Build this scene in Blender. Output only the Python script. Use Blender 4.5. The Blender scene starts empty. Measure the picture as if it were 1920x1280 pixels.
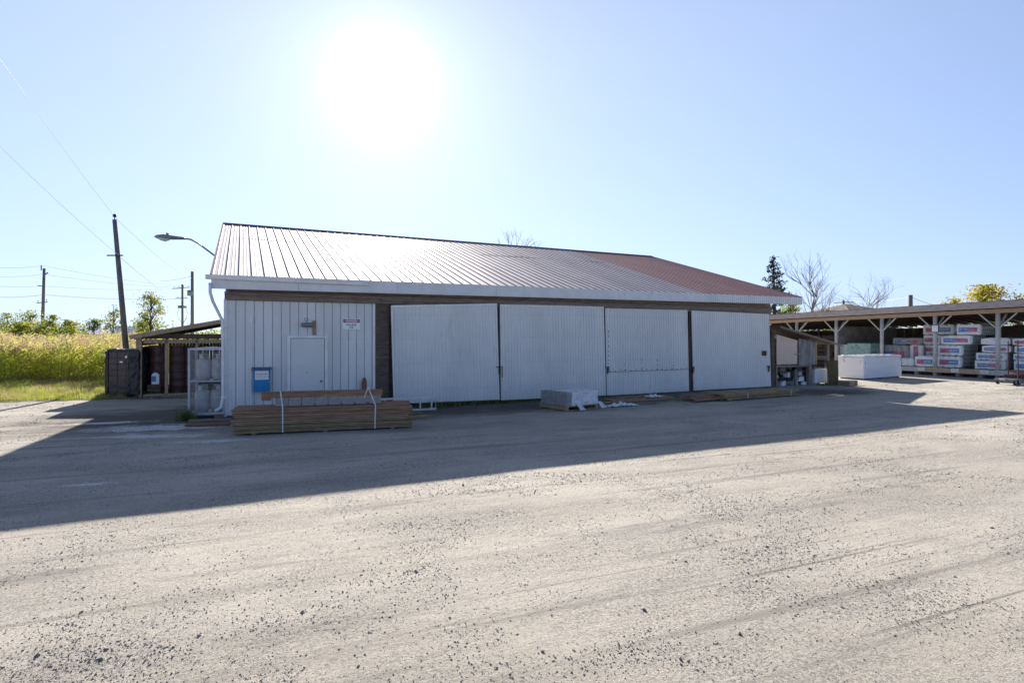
import bpy, math, random
import numpy as np
from mathutils import Vector, Matrix, noise
random.seed(7); RNG = np.random.default_rng(7)
SC = bpy.context.scene; COL = SC.collection
# ---------------------------------------------------------------- camera, sky, sun, exposure
F, CX, HY, CH = 1053.0, 960.0, 631.0, 2.1        # focal length in px of a 1920 wide frame, centre, horizon row, eye height
cam = bpy.data.objects.new('camera', bpy.data.cameras.new('camera')); COL.objects.link(cam)
cam.location = (0, 0, CH); cam.rotation_euler = (math.pi/2, 0, 0)
cam.data.sensor_width = 36; cam.data.lens = 36*F/1920; cam.data.shift_y = (HY-640)/1920
cam.data.clip_start = .05; cam.data.clip_end = 6000
SC.camera = cam
SUN = Vector(((715-CX)/F, 1, (HY-156)/F)).normalized()
sl = bpy.data.objects.new('sun', bpy.data.lights.new('sun', 'SUN')); COL.objects.link(sl)
sl.data.energy = 5.0; sl.data.angle = math.radians(.5); sl.data.color = (1, .915, .80)
sl.rotation_euler = (-SUN).to_track_quat('-Z', 'Y').to_euler(); sl.location = (0, 0, 40)
W = bpy.data.worlds.new('World'); SC.world = W; W.use_nodes = True
def sky():
    nt = W.node_tree; N = nt.nodes; L = nt.links
    bg = N['Background']; st = N.new('ShaderNodeTexSky'); st.sky_type = 'NISHITA'; st.sun_disc = False
    st.sun_elevation = math.asin(SUN.z); st.sun_rotation = math.atan2(SUN.x, SUN.y)
    st.air_density = 1.0; st.dust_density = .2; st.ozone_density = 3; st.altitude = 100
    tc = N.new('ShaderNodeTexCoord'); dot = N.new('ShaderNodeVectorMath'); dot.operation = 'DOT_PRODUCT'
    dot.inputs[1].default_value = SUN; L.new(tc.outputs['Generated'], dot.inputs[0])
    def lobe(n, k):
        a = N.new('ShaderNodeMath'); a.operation = 'MAXIMUM'; a.inputs[1].default_value = 0; L.new(dot.outputs['Value'], a.inputs[0])
        b = N.new('ShaderNodeMath'); b.operation = 'POWER'; b.inputs[1].default_value = n; L.new(a.outputs[0], b.inputs[0])
        c = N.new('ShaderNodeMath'); c.operation = 'MULTIPLY'; c.inputs[1].default_value = k; L.new(b.outputs[0], c.inputs[0]); return c
    a, b, w_ = lobe(1500, 9), lobe(560, 3.6), lobe(1.5, 1.3)
    b2 = lobe(90, .8)
    s = N.new('ShaderNodeMath'); L.new(a.outputs[0], s.inputs[0]); L.new(b.outputs[0], s.inputs[1])
    cc = N.new('ShaderNodeCombineXYZ')
    for i in range(3):
        m = N.new('ShaderNodeMath'); m.operation = 'MULTIPLY'; m.inputs[1].default_value = (1, .97, .92)[i]
        L.new(s.outputs[0], m.inputs[0]); L.new(m.outputs[0], cc.inputs[i])
    dv = N.new('ShaderNodeVectorMath'); dv.operation = 'MULTIPLY'; dv.inputs[1].default_value = (1/3.8, 1/5.6, 1/13.0); L.new(st.outputs[0], dv.inputs[0])
    on_ = N.new('ShaderNodeVectorMath'); on_.inputs[1].default_value = (1, 1, 1); L.new(dv.outputs[0], on_.inputs[0])
    sc_ = N.new('ShaderNodeVectorMath'); sc_.operation = 'DIVIDE'; L.new(st.outputs[0], sc_.inputs[0]); L.new(on_.outputs[0], sc_.inputs[1])   # bright horizon levels off
    dm = N.new('ShaderNodeVectorMath'); dm.operation = 'SCALE'; 
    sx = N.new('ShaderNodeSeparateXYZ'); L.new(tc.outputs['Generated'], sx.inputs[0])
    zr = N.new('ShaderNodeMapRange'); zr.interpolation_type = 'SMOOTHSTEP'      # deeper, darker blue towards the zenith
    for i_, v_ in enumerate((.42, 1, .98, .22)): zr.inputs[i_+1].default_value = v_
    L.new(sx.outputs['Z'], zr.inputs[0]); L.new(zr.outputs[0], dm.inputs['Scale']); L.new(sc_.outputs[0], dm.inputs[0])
    cc2 = N.new('ShaderNodeVectorMath'); cc2.operation = 'SCALE'; cc2.inputs[0].default_value = (1, .97, .9); L.new(b2.outputs[0], cc2.inputs['Scale'])
    cc3 = N.new('ShaderNodeVectorMath'); L.new(cc.outputs[0], cc3.inputs[0]); L.new(cc2.outputs[0], cc3.inputs[1])
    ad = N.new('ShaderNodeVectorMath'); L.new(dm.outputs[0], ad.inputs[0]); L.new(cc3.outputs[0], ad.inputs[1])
    wd = N.new('ShaderNodeVectorMath'); wd.operation = 'SCALE'; wd.inputs[0].default_value = (1.02, .985, .86); L.new(w_.outputs[0], wd.inputs['Scale'])
    a2 = N.new('ShaderNodeVectorMath'); L.new(ad.outputs[0], a2.inputs[0]); L.new(wd.outputs[0], a2.inputs[1])
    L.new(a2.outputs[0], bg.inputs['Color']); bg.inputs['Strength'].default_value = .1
sky()
SC.view_settings.view_transform = 'Standard'; SC.view_settings.look = 'None'; SC.view_settings.gamma = 1
SC.view_settings.exposure = 1.2
SC.cycles.max_bounces = 6; SC.cycles.transparent_max_bounces = 8

# ---------------------------------------------------------------- helpers
def at(px, py, Y): return Vector(((px-CX)/F*Y, Y, CH+(HY-py)/F*Y))
def gd(px, py): return at(px, py, CH*F/(py-HY))
class Frame:
    def __init__(s, o, a): s.o = Vector((o[0], o[1])); s.a = a; s.c, s.s = math.cos(a), math.sin(a)
    def loc(s, p):
        dx, dy = p[0]-s.o.x, p[1]-s.o.y
        return Vector((dx*s.c+dy*s.s, -dx*s.s+dy*s.c, p[2] if len(p) > 2 else 0))
    def glo(s, x, y, z=0): return Vector((s.o.x+x*s.c-y*s.s, s.o.y+x*s.s+y*s.c, z))
    def on(s, px, py, yl):                       # where the sight line through a pixel meets the plane local y = yl
        a, b = s.loc(at(px, py, 0)), s.loc(at(px, py, 1)); t = (yl-a.y)/(b.y-a.y)
        return s.loc(at(px, py, t))
def lin(c):
    return tuple((v/12.92 if v <= .04045 else ((v+.055)/1.055)**2.4) for v in c)
MATS = {}
def mat(name, c1, c2=None, scale=4, rough=.7, bump=.2, bscale=None, stretch=(1, 1, 1), metal=0, c3=None, spot=None, streak=None, spec=.5, trans=0, emit=None, world=False, coat=0, alpha=1):
    if name in MATS: return MATS[name]
    m = bpy.data.materials.new(name); m.use_nodes = True; nt = m.node_tree; N = nt.nodes; L = nt.links
    p = N['Principled BSDF']; p.inputs['Roughness'].default_value = rough; p.inputs['Metallic'].default_value = metal
    p.inputs['Specular IOR Level'].default_value = spec; p.inputs['Coat Weight'].default_value = coat
    p.inputs['Alpha'].default_value = alpha
    c2 = c2 or tuple(v*.8 for v in c1)
    tc = N.new('ShaderNodeTexCoord')
    if world:
        tc = N.new('ShaderNodeNewGeometry'); src = tc.outputs['Position']
    else: src = tc.outputs['Object']
    mp = N.new('ShaderNodeMapping'); mp.inputs['Scale'].default_value = stretch; L.new(src, mp.inputs['Vector'])
    def nz(sc, det=6, r=.6):
        n = N.new('ShaderNodeTexNoise'); n.inputs['Scale'].default_value = sc; n.inputs['Detail'].default_value = det
        n.inputs['Roughness'].default_value = r; L.new(mp.outputs[0], n.inputs['Vector']); return n
    def ramp(src, a, b):
        r = N.new('ShaderNodeMapRange'); r.inputs[1].default_value = a; r.inputs[2].default_value = b
        r.interpolation_type = 'SMOOTHSTEP'; L.new(src, r.inputs[0]); return r.outputs[0]
    def mix(f, A, B):
        x = N.new('ShaderNodeMix'); x.data_type = 'RGBA'; L.new(f, x.inputs[0])
        for v, i in ((A, 6), (B, 7)):
            if hasattr(v, 'links'): L.new(v, x.inputs[i])
            else: x.inputs[i].default_value = (*v, 1)
        return x.outputs[2]
    n1 = nz(scale); col = mix(ramp(n1.outputs[0], .35, .65), c1, c2)
    if c3:
        n2 = nz(scale*(spot or .37), 8, .7); col = mix(ramp(n2.outputs[0], .56, .7), col, c3)
    if streak:
        mp2 = N.new('ShaderNodeMapping'); mp2.inputs['Scale'].default_value = (9, 9, .45); L.new(src, mp2.inputs['Vector'])
        n4 = N.new('ShaderNodeTexNoise'); n4.inputs['Scale'].default_value = 2.2; n4.inputs['Detail'].default_value = 7; n4.inputs['Roughness'].default_value = .7; L.new(mp2.outputs[0], n4.inputs['Vector'])
        col = mix(ramp(n4.outputs[0], .58, .70), col, streak)
        n5 = nz(11, 4, .7); col = mix(ramp(n5.outputs[0], .66, .74), col, tuple(v*.75 for v in streak))
    L.new(col, p.inputs['Base Color'])
    if bump:
        n3 = nz(bscale or scale*6, 5); b = N.new('ShaderNodeBump'); b.inputs['Strength'].default_value = bump
        b.inputs['Distance'].default_value = .02; L.new(n3.outputs[0], b.inputs['Height']); L.new(b.outputs[0], p.inputs['Normal'])
    if trans:
        t = N.new('ShaderNodeBsdfTranslucent'); L.new(col, t.inputs[0]); mx = N.new('ShaderNodeMixShader'); mx.inputs[0].default_value = trans
        L.new(p.outputs[0], mx.inputs[1]); L.new(t.outputs[0], mx.inputs[2]); L.new(mx.outputs[0], N['Material Output'].inputs[0])
    MATS[name] = m; return m
class MB:
    def __init__(s): s.v = []; s.f = []; s.m = []
    def add(s, vs, fs, mi=0):
        k = len(s.v); s.v += [tuple(v) for v in vs]; s.f += [tuple(i+k for i in f) for f in fs]; s.m += [mi]*len(fs); return s
    def box(s, x0, x1, y0, y1, z0, z1, mi=0, M=None):
        vs = [Vector((x, y, z)) for x in (x0, x1) for y in (y0, y1) for z in (z0, z1)]
        if M: vs = [M @ v for v in vs]
        return s.add(vs, [(0, 1, 3, 2), (4, 6, 7, 5), (0, 4, 5, 1), (2, 3, 7, 6), (0, 2, 6, 4), (1, 5, 7, 3)], mi)
    def bar(s, p, q, w, h, up=(0, 0, 1), mi=0):      # beam of section w x h from p to q
        p, q = Vector(p), Vector(q); d = (q-p); l = d.length; d.normalize(); up = Vector(up)
        if abs(d.dot(up)) > .98: up = Vector((0, 1, 0))
        x = d.cross(up).normalized(); u = x.cross(d)
        vs = [b + x*w/2*i + u*h/2*j for b in (p, q) for i, j in ((-1, -1), (1, -1), (1, 1), (-1, 1))]
        return s.add(vs, [(3, 2, 1, 0), (4, 5, 6, 7), (0, 1, 5, 4), (1, 2, 6, 5), (2, 3, 7, 6), (3, 0, 4, 7)], mi)
    def tube(s, pts, r, n=8, mi=0, cap=True):
        pts = [Vector(p) for p in pts]; rs = r if isinstance(r, (list, tuple)) else [r]*len(pts); k = len(s.v); vs = []
        ref = None
        for i, p in enumerate(pts):
            d = (pts[min(i+1, len(pts)-1)]-pts[max(i-1, 0)]).normalized()
            if ref is None: ref = d.orthogonal().normalized()
            ref = (ref-d*ref.dot(d)).normalized(); b = d.cross(ref)
            vs += [p+(ref*math.cos(2*math.pi*j/n)+b*math.sin(2*math.pi*j/n))*rs[i] for j in range(n)]
        fs = [(i*n+j, i*n+(j+1) % n, (i+1)*n+(j+1) % n, (i+1)*n+j) for i in range(len(pts)-1) for j in range(n)]
        if cap: fs += [tuple(range(n))[::-1], tuple((len(pts)-1)*n+j for j in range(n))]
        return s.add(vs, fs, mi)
    def lathe(s, prof, c=(0, 0, 0), n=16, mi=0):     # prof: (radius, height)
        c = Vector(c); vs = [c+Vector((r*math.cos(2*math.pi*j/n), r*math.sin(2*math.pi*j/n), z)) for r, z in prof for j in range(n)]
        fs = [(i*n+j, i*n+(j+1) % n, (i+1)*n+(j+1) % n, (i+1)*n+j) for i in range(len(prof)-1) for j in range(n)]
        fs += [tuple(range(n))[::-1], tuple((len(prof)-1)*n+j for j in range(n))]
        return s.add(vs, fs, mi)
    def prism(s, poly, y0, y1, mi=0):                # poly in (x, z), extruded along y
        n = len(poly); vs = [(x, y0, z) for x, z in poly]+[(x, y1, z) for x, z in poly]
        fs = [tuple(range(n)), tuple(range(n, 2*n))[::-1]]+[((i+1) % n, i, i+n, (i+1) % n+n) for i in range(n)]
        return s.add(vs, fs, mi)
def link(name, me, parent=None, loc=(0, 0, 0), rz=0):
    o = bpy.data.objects.new(name, me); COL.objects.link(o); o.location = loc; o.rotation_euler = (0, 0, rz)
    if parent: o.parent = parent
    return o
def mesh(name, mb, mats, parent=None, loc=(0, 0, 0), rz=0, smooth=False, label=None, bevel=0, smooth_only=None):
    me = bpy.data.meshes.new(name); me.from_pydata(mb.v, [], mb.f)
    for m in (mats if isinstance(mats, (list, tuple)) else [mats]): me.materials.append(m)
    me.polygons.foreach_set('material_index', mb.m)
    if smooth: me.polygons.foreach_set('use_smooth', [True]*len(mb.f))
    me.validate(); me.update()
    o = link(name, me, parent, loc, rz)
    if bevel:
        b = o.modifiers.new('bevel', 'BEVEL'); b.width = bevel; b.segments = 2; b.limit_method = 'ANGLE'
    if label: o['label'] = label
    return o
def tag(o, label=None, cat=None, group=None, kind=None):
    for k, v in (('label', label), ('category', cat), ('group', group), ('kind', kind)):
        if v: o[k] = v
    return o
def thing(name, label, cat, loc=(0, 0, 0), rz=0, group=None):
    return tag(link(name, None, None, loc, rz), label, cat, group)
def copy_tree(o, parent=None):
    kids = [c for c in SC.objects if c.parent == o]
    c = o.copy(); COL.objects.link(c)
    if parent: c.parent = parent
    for k in kids: copy_tree(k, c)
    return c
def qmesh(name, V, mi, mats, parent=None, loc=(0, 0, 0), rz=0):   # V: (n,4,3) quads
    n = len(V); me = bpy.data.meshes.new(name)
    me.vertices.add(n*4); me.vertices.foreach_set('co', np.ascontiguousarray(V, dtype=np.float32).ravel())
    me.loops.add(n*4); me.loops.foreach_set('vertex_index', np.arange(n*4, dtype=np.int32))
    me.polygons.add(n); me.polygons.foreach_set('loop_start', np.arange(0, n*4, 4, dtype=np.int32))
    me.polygons.foreach_set('loop_total', np.full(n, 4, dtype=np.int32))
    for m in mats: me.materials.append(m)
    me.polygons.foreach_set('material_index', np.asarray(mi, dtype=np.int32)); me.update(calc_edges=True); me.validate()
    return link(name, me, parent, loc, rz)
def text_mb(body, size, x, z, y, mi=0, mb=None, sx=1.0, bold=.0):     # lettering standing in the local xz plane, facing -y
    cu = bpy.data.curves.new('lettering', 'FONT'); cu.body = body; cu.size = size; cu.align_x = 'CENTER'; cu.align_y = 'CENTER'; cu.offset = bold
    o = bpy.data.objects.new('lettering', cu); COL.objects.link(o); bpy.context.view_layer.update()
    me = bpy.data.meshes.new_from_object(o.evaluated_get(bpy.context.evaluated_depsgraph_get()))
    mb = mb or MB(); mb.add([(x+v.co.x*sx, y, z+v.co.y) for v in me.vertices], [tuple(p.vertices) for p in me.polygons], mi)
    bpy.data.objects.remove(o); bpy.data.curves.remove(cu); bpy.data.meshes.remove(me); return mb

# ---------------------------------------------------------------- materials
def wood(name, a, b, c3=None, sx=(1, 8, 8), bump=.4, rough=.85): return mat(name, a, b, 3, rough, bump, 14, sx, c3=c3)
M_siding = mat('white_painted_siding', (.78, .775, .76), (.68, .68, .67), 1.2, .5, .08, 20, (1, 1, .25), c3=(.62, .61, .57), spot=1.7, streak=(.55, .53, .49))
M_door = mat('white_door_sheet', (.79, .785, .765), (.69, .69, .675), .9, .5, .08, 20, (1, 1, .22), c3=(.63, .61, .57), spot=2.1, streak=(.55, .53, .49))
M_fascia = mat('white_fascia_metal', (.76, .76, .75), (.68, .68, .67), 2, .45, .05, c3=(.48, .49, .48))
M_trim = mat('white_trim', (.88, .88, .87), (.76, .76, .75), 3, .45, .05)
M_dwood = wood('dark_weathered_wood', (.15, .105, .08), (.085, .062, .05), c3=(.22, .17, .13))
M_rust = mat('rust', (.13, .055, .03), (.07, .035, .025), 14, .9, .4)
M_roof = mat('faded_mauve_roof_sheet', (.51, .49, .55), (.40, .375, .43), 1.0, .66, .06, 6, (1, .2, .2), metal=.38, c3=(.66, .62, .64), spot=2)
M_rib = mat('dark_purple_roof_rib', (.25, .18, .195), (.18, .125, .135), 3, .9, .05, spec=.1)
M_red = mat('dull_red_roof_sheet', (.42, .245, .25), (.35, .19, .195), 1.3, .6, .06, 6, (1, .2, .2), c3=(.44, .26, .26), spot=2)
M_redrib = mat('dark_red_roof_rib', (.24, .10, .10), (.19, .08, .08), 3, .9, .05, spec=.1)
M_grey = mat('grey_steel', (.3, .32, .34), (.2, .22, .24), 8, .4, .05, metal=.6)
M_dark = mat('gap_shade_black', (.02, .018, .017), (.012, .011, .01), 3, .9, .1)
M_black = mat('black_paint', (.02, .02, .022), (.03, .03, .03), 8, .5, .1)
M_white = mat('white_plastic', (.88, .88, .88), (.82, .82, .83), 4, .5, .05)
M_blue = mat('blue_painted_plywood', (.015, .24, .52), (.012, .19, .44), 5, .6, .15)
M_bluetop = mat('faded_blue_lid', (.07, .16, .28), (.05, .11, .2), 5, .6, .15)
M_redp = mat('sign_red', (.62, .10, .12), (.55, .08, .1), 6, .5, 0)
M_ink = mat('black_ink', (.03, .025, .03), (.05, .04, .05), 6, .6, 0)
M_redink = mat('faded_red_ink', (.3, .07, .09), (.3, .09, .1), 6, .6, 0)
M_greyink = mat('faint_grey_ink', (.38, .38, .4), (.42, .42, .44), 6, .6, 0)
M_brown = wood('treated_brown_lumber', (.37, .20, .12), (.22, .12, .075), c3=(.42, .25, .16))
M_olive = wood('treated_olive_lumber', (.38, .27, .15), (.25, .17, .095), c3=(.17, .11, .07))
M_brown2 = wood('pale_brown_lumber', (.40, .25, .16), (.26, .155, .10), c3=(.17, .09, .055))
M_olive2 = wood('dark_olive_lumber', (.28, .19, .11), (.17, .115, .07), c3=(.42, .31, .18))
M_tan = wood('raw_tan_lumber', (.42, .30, .18), (.30, .20, .12), c3=(.25, .18, .12))
M_oldwood = wood('grey_weathered_lumber', (.27, .235, .20), (.17, .145, .125), c3=(.33, .27, .2))
M_redwood = wood('reddish_lumber', (.30, .15, .09), (.19, .09, .055))
M_strap = mat('white_strapping', (.72, .72, .74), (.6, .6, .62), 10, .5, .05)
M_conc = mat('grey_concrete', (.36, .35, .34), (.27, .265, .26), 9, .9, .4, 40)
M_alu = mat('aluminium', (.62, .64, .66), (.5, .52, .54), 10, .35, .05, metal=.7)
M_pole = wood('grey_utility_pole_wood', (.23, .21, .19), (.13, .12, .11), sx=(6, 6, .6))
M_leaf = mat('green_leaf', (.20, .27, .05), (.13, .20, .04), 2, .6, 0, trans=.5)
M_yleaf = mat('yellow_green_leaf', (.42, .37, .035), (.26, .29, .03), 2, .6, 0, trans=.5)
M_oleaf = mat('golden_leaf', (.60, .40, .04), (.45, .35, .05), 2, .6, 0, trans=.5)
M_dleaf = mat('dark_conifer_leaf', (.03, .055, .025), (.02, .04, .02), 2, .7, 0, trans=.25)
M_bark = wood('bark', (.08, .065, .055), (.045, .038, .032), sx=(4, 4, 1))
M_reed = mat('reed_leaf', (.40, .52, .06), (.60, .58, .10), .9, .6, 0, trans=.62)
M_reedd = mat('reed_stem', (.18, .19, .045), (.26, .22, .08), 1.5, .7, 0, trans=.35)
M_plume = mat('reed_plume', (.50, .38, .26), (.40, .28, .20), 1.2, .9, 0, trans=.5)
M_grass = mat('grass_blade', (.27, .35, .045), (.42, .42, .08), .8, .6, 0, trans=.55)
M_weed = mat('weed_blade', (.05, .085, .02), (.11, .12, .035), 2, .7, 0, trans=.4)
M_bare = mat('bare_twig', (.20, .17, .15), (.14, .12, .11), 3, .9, 0)
M_foam = mat('white_foam_board', (.90, .90, .92), (.84, .84, .87), 2, .7, .1, 60, (.3, .3, 12))
M_film = mat('white_plastic_film', (.75, .76, .8), (.62, .63, .68), 6, .25, .5, 9, spec=.6)
M_bale = mat('clear_wrapped_insulation', (.88, .89, .88), (.74, .78, .79), 6, .35, .45, 14)
M_balegrey = mat('grey_insulation_end', (.50, .51, .49), (.32, .34, .33), 7, .6, .5, 20)
M_bblue = mat('bale_blue_print', (.05, .15, .50), (.20, .33, .62), 3, .4, 0)
M_bred = mat('bale_crimson_print', (.47, .06, .17), (.55, .25, .36), 3, .4, 0)
M_green = mat('green_wrapped_foam', (.30, .46, .42), (.22, .38, .35), 4, .4, .4, 9)
M_osb = mat('strand_board', (.76, .60, .49), (.64, .49, .40), 18, .85, .3, 50, c3=(.42, .33, .28), spot=.5)
M_greyply = mat('grey_weathered_plywood', (.30, .29, .28), (.17, .17, .175), 2.4, .9, .3, 30, (3, 3, .6), c3=(.06, .06, .065), spot=.8)
M_drum = mat('brown_steel_drum', (.11, .05, .042), (.075, .036, .03), 3, .45, .1)
M_wrap = mat('black_stretch_film', (.014, .014, .018), (.026, .025, .03), 5, .38, .6, 12, (1, 1, 3))
M_brick = mat('brown_paving_under_film', (.11, .08, .068), (.08, .058, .05), 6, .6, .3)
M_tank = mat('white_gas_cylinder', (.60, .58, .58), (.5, .48, .48), 5, .4, .08, c3=(.30, .24, .2), spot=1.2)
M_stone = mat('dark_stone', (.17, .165, .165), (.28, .265, .25), 1.7, .9, .2, 30, world=True)
M_stonel = mat('pale_stone', (.36, .34, .31), (.26, .25, .235), 1.7, .9, .2, 30, world=True)
M_cart = mat('maroon_cart_paint', (.06, .012, .018), (.045, .01, .015), 6, .5, .1)
M_rubber = mat('rubber', (.03, .03, .032), (.04, .04, .04), 6, .8, .1)
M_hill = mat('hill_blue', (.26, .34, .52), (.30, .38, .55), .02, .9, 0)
M_glass = mat('lamp_glass', (.6, .58, .55), (.5, .5, .5), 4, .15, 0, spec=.8)

# ---------------------------------------------------------------- ground
def ground_material():
    m = bpy.data.materials.new('gravel_ground'); m.use_nodes = True; nt = m.node_tree; N = nt.nodes; L = nt.links
    p = N['Principled BSDF']; geo = N.new('ShaderNodeNewGeometry')
    rot = N.new('ShaderNodeMapping'); rot.inputs['Rotation'].default_value = (0, 0, -math.radians(22)); L.new(geo.outputs['Position'], rot.inputs['Vector'])
    def nz(sc, det=6, r=.6, st=None):
        n = N.new('ShaderNodeTexNoise'); n.inputs['Scale'].default_value = sc; n.inputs['Detail'].default_value = det; n.inputs['Roughness'].default_value = r
        if st:
            mp = N.new('ShaderNodeMapping'); mp.inputs['Scale'].default_value = st; L.new(rot.outputs[0], mp.inputs['Vector']); L.new(mp.outputs[0], n.inputs['Vector'])
        else: L.new(rot.outputs[0], n.inputs['Vector'])
        return n.outputs[0]
    def rng(s, a, b, c=0, d=1):
        r = N.new('ShaderNodeMapRange'); r.interpolation_type = 'SMOOTHSTEP'
        for i, v in enumerate((a, b, c, d)): r.inputs[i+1].default_value = v
        L.new(s, r.inputs[0]); return r.outputs[0]
    def mix(f, A, B):
        x = N.new('ShaderNodeMix'); x.data_type = 'RGBA'
        if isinstance(f, float): x.inputs[0].default_value = f
        else: L.new(f, x.inputs[0])
        for v, i in ((A, 6), (B, 7)):
            if hasattr(v, 'links'): L.new(v, x.inputs[i])
            else: x.inputs[i].default_value = (*v, 1)
        return x.outputs[2]
    def mth(op, a, b):
        x = N.new('ShaderNodeMath'); x.operation = op
        for i, v in enumerate((a, b)):
            if hasattr(v, 'links'): L.new(v, x.inputs[i])
            else: x.inputs[i].default_value = v
        return x.outputs[0]
    col = mix(rng(nz(.45, 8, .62, (.35, 1, 1)), .38, .64), (.60, .555, .49), (.485, .445, .385))
    col = mix(rng(nz(1.1, 7, .7, (.16, 1, 1)), .54, .68), col, (.30, .28, .26))       # tyre-swept darker dust
    col = mix(rng(nz(2.3, 7, .7, (.3, 1, 1)), .58, .72), col, (.60, .57, .53))
    col = mix(rng(nz(30, 4, .75), .57, .68), col, (.25, .24, .235))
    col = mix(rng(nz(17, 5, .8, (.5, 1, 1)), .60, .70), col, (.30, .285, .27))                     # grit
    col = mix(rng(nz(95, 2, .6), .63, .73), col, (.18, .175, .17))
    clus = nz(.9, 6, .7, (.5, 1, 1))
    col = mix(mth('MULTIPLY', rng(nz(46, 5, .8), .47, .58), rng(clus, .36, .60)), col, (.225, .215, .205))
    col = mix(mth('MULTIPLY', rng(nz(24, 6, .85), .52, .62), .75), col, (.29, .27, .25))
    col = mix(rng(nz(1.0, 5, .7, (.05, 2.4, 1)), .55, .66), col, (.315, .29, .26))          # long wheel-swept streaks
    col = mix(rng(nz(1.9, 5, .7, (.045, 3.0, 1)), .60, .70), col, (.25, .23, .21))
    col = mix(mth('MULTIPLY', rng(nz(120, 3, .8), .55, .66), .7), col, (.27, .26, .25))
    col = mix(rng(nz(85, 3, .8), .66, .74), col, (.62, .60, .57))
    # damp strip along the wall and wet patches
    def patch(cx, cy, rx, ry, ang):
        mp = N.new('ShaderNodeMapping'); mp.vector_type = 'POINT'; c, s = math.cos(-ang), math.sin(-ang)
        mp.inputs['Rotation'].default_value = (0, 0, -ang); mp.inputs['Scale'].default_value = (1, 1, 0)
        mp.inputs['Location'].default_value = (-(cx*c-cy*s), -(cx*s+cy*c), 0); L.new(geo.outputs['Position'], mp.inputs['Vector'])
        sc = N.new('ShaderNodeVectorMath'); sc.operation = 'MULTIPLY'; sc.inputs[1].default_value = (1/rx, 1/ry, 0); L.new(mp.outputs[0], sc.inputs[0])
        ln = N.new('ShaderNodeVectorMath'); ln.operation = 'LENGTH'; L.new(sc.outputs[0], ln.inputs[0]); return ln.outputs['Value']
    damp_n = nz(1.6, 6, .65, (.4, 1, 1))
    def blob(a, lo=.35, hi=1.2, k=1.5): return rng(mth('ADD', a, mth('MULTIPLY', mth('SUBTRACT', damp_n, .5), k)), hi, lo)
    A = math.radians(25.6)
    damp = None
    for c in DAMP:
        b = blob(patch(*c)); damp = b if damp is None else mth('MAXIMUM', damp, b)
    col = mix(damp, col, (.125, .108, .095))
    wet = None
    for c in WET:
        b = blob(patch(*c), .8, 1.0, 1.7); wet = b if wet is None else mth('MAXIMUM', wet, b)
    col = mix(mth('MULTIPLY', wet, .6), col, (.10, .09, .08))
    pale = None
    for c in PALE:
        b = rng(mth('ADD', patch(*c), mth('MULTIPLY', mth('SUBTRACT', nz(4.5, 8, .85, (.35, 1.3, 1)), .5), 5.5)), 1.0, .6); pale = b if pale is None else mth('MAXIMUM', pale, b)
    col = mix(mth('MULTIPLY', pale, .85), col, (.74, .75, .77))
    L.new(col, p.inputs['Base Color'])
    L.new(rng(wet, 0, .6, .93, .22), p.inputs['Roughness']); L.new(rng(wet, 0, .4, .3, 1), p.inputs['Specular IOR Level'])
    h = mth('ADD', mth('MULTIPLY', nz(5, 8, .75, (.5, 1, 1)), .6), mth('MULTIPLY', nz(60, 5, .85), .6))
    h = mth('ADD', h, mth('MULTIPLY', nz(130, 3, .85), .26)); h = mth('ADD', h, mth('MULTIPLY', nz(1.3, 6, .65, (.2, 1, 1)), .9))
    b = N.new('ShaderNodeBump'); b.inputs['Distance'].default_value = .035
    L.new(rng(wet, 0, .5, .8, .02), b.inputs['Strength']); L.new(h, b.inputs['Height']); L.new(b.outputs[0], p.inputs['Normal'])
    return m
YAW = math.radians(25.6)
c0 = gd(421, 781); MAIN = Frame((c0.x, c0.y), YAW)
PALE = [(*gd(285, 817)[:2], 1.3, .22, .12), (*gd(300, 801)[:2], 1.4, .5, .2), (*gd(395, 826)[:2], .7, .16, .2), (*gd(205, 792)[:2], .8, .2, .3), (*gd(165, 906)[:2], .38, .09, .24)]  # pale ground spills; the last puts a puddle's sky reflection into the colour
WET = [(*gd(300, 811)[:2], .7, .2, .15)]
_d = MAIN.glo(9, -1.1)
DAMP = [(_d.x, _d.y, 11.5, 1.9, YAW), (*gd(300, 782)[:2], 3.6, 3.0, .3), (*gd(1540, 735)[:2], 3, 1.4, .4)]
def axis(lo, hi, a, b, fine):
    v = list(np.arange(a, b+1e-6, fine)); s = fine; x = a
    left = []
    while x > lo: s *= 1.22; x -= s; left.append(max(x, lo))
    s = fine; x = b; right = []
    while x < hi: s *= 1.22; x += s; right.append(min(x, hi))
    return np.array(left[::-1]+v+right)
def hgt(x, y):
    if not (-30 < x < 45 and 0 < y < 45): return 0
    u, v = x*math.cos(.38)+y*math.sin(.38), -x*math.sin(.38)+y*math.cos(.38)
    h = noise.noise((u*.35, v*1.1, 0))*.016+noise.noise((u*.7, v*3.2, 3))*.005+noise.noise((u*6, v*9, 5))*.003
    l = MAIN.loc((x, y))
    k = min(1, max(0, (y-2)/1.5))
    return (h-.006)*k
xs = axis(-900, 900, -8, 13, .09); ys = axis(-60, 2200, 3, 19, .09)
V = np.zeros((len(ys), len(xs), 3)); V[..., 0] = xs[None, :]; V[..., 1] = ys[:, None]
for j in range(len(ys)):
    for i in range(len(xs)): V[j, i, 2] = hgt(float(xs[i]), float(ys[j]))
nx = len(xs); me = bpy.data.meshes.new('ground')
me.from_pydata(V.reshape(-1, 3).tolist(), [], [(j*nx+i, j*nx+i+1, (j+1)*nx+i+1, (j+1)*nx+i) for j in range(len(ys)-1) for i in range(nx-1)])
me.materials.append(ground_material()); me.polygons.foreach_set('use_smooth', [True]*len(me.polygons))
tag(link('ground', me), kind='structure')

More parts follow.
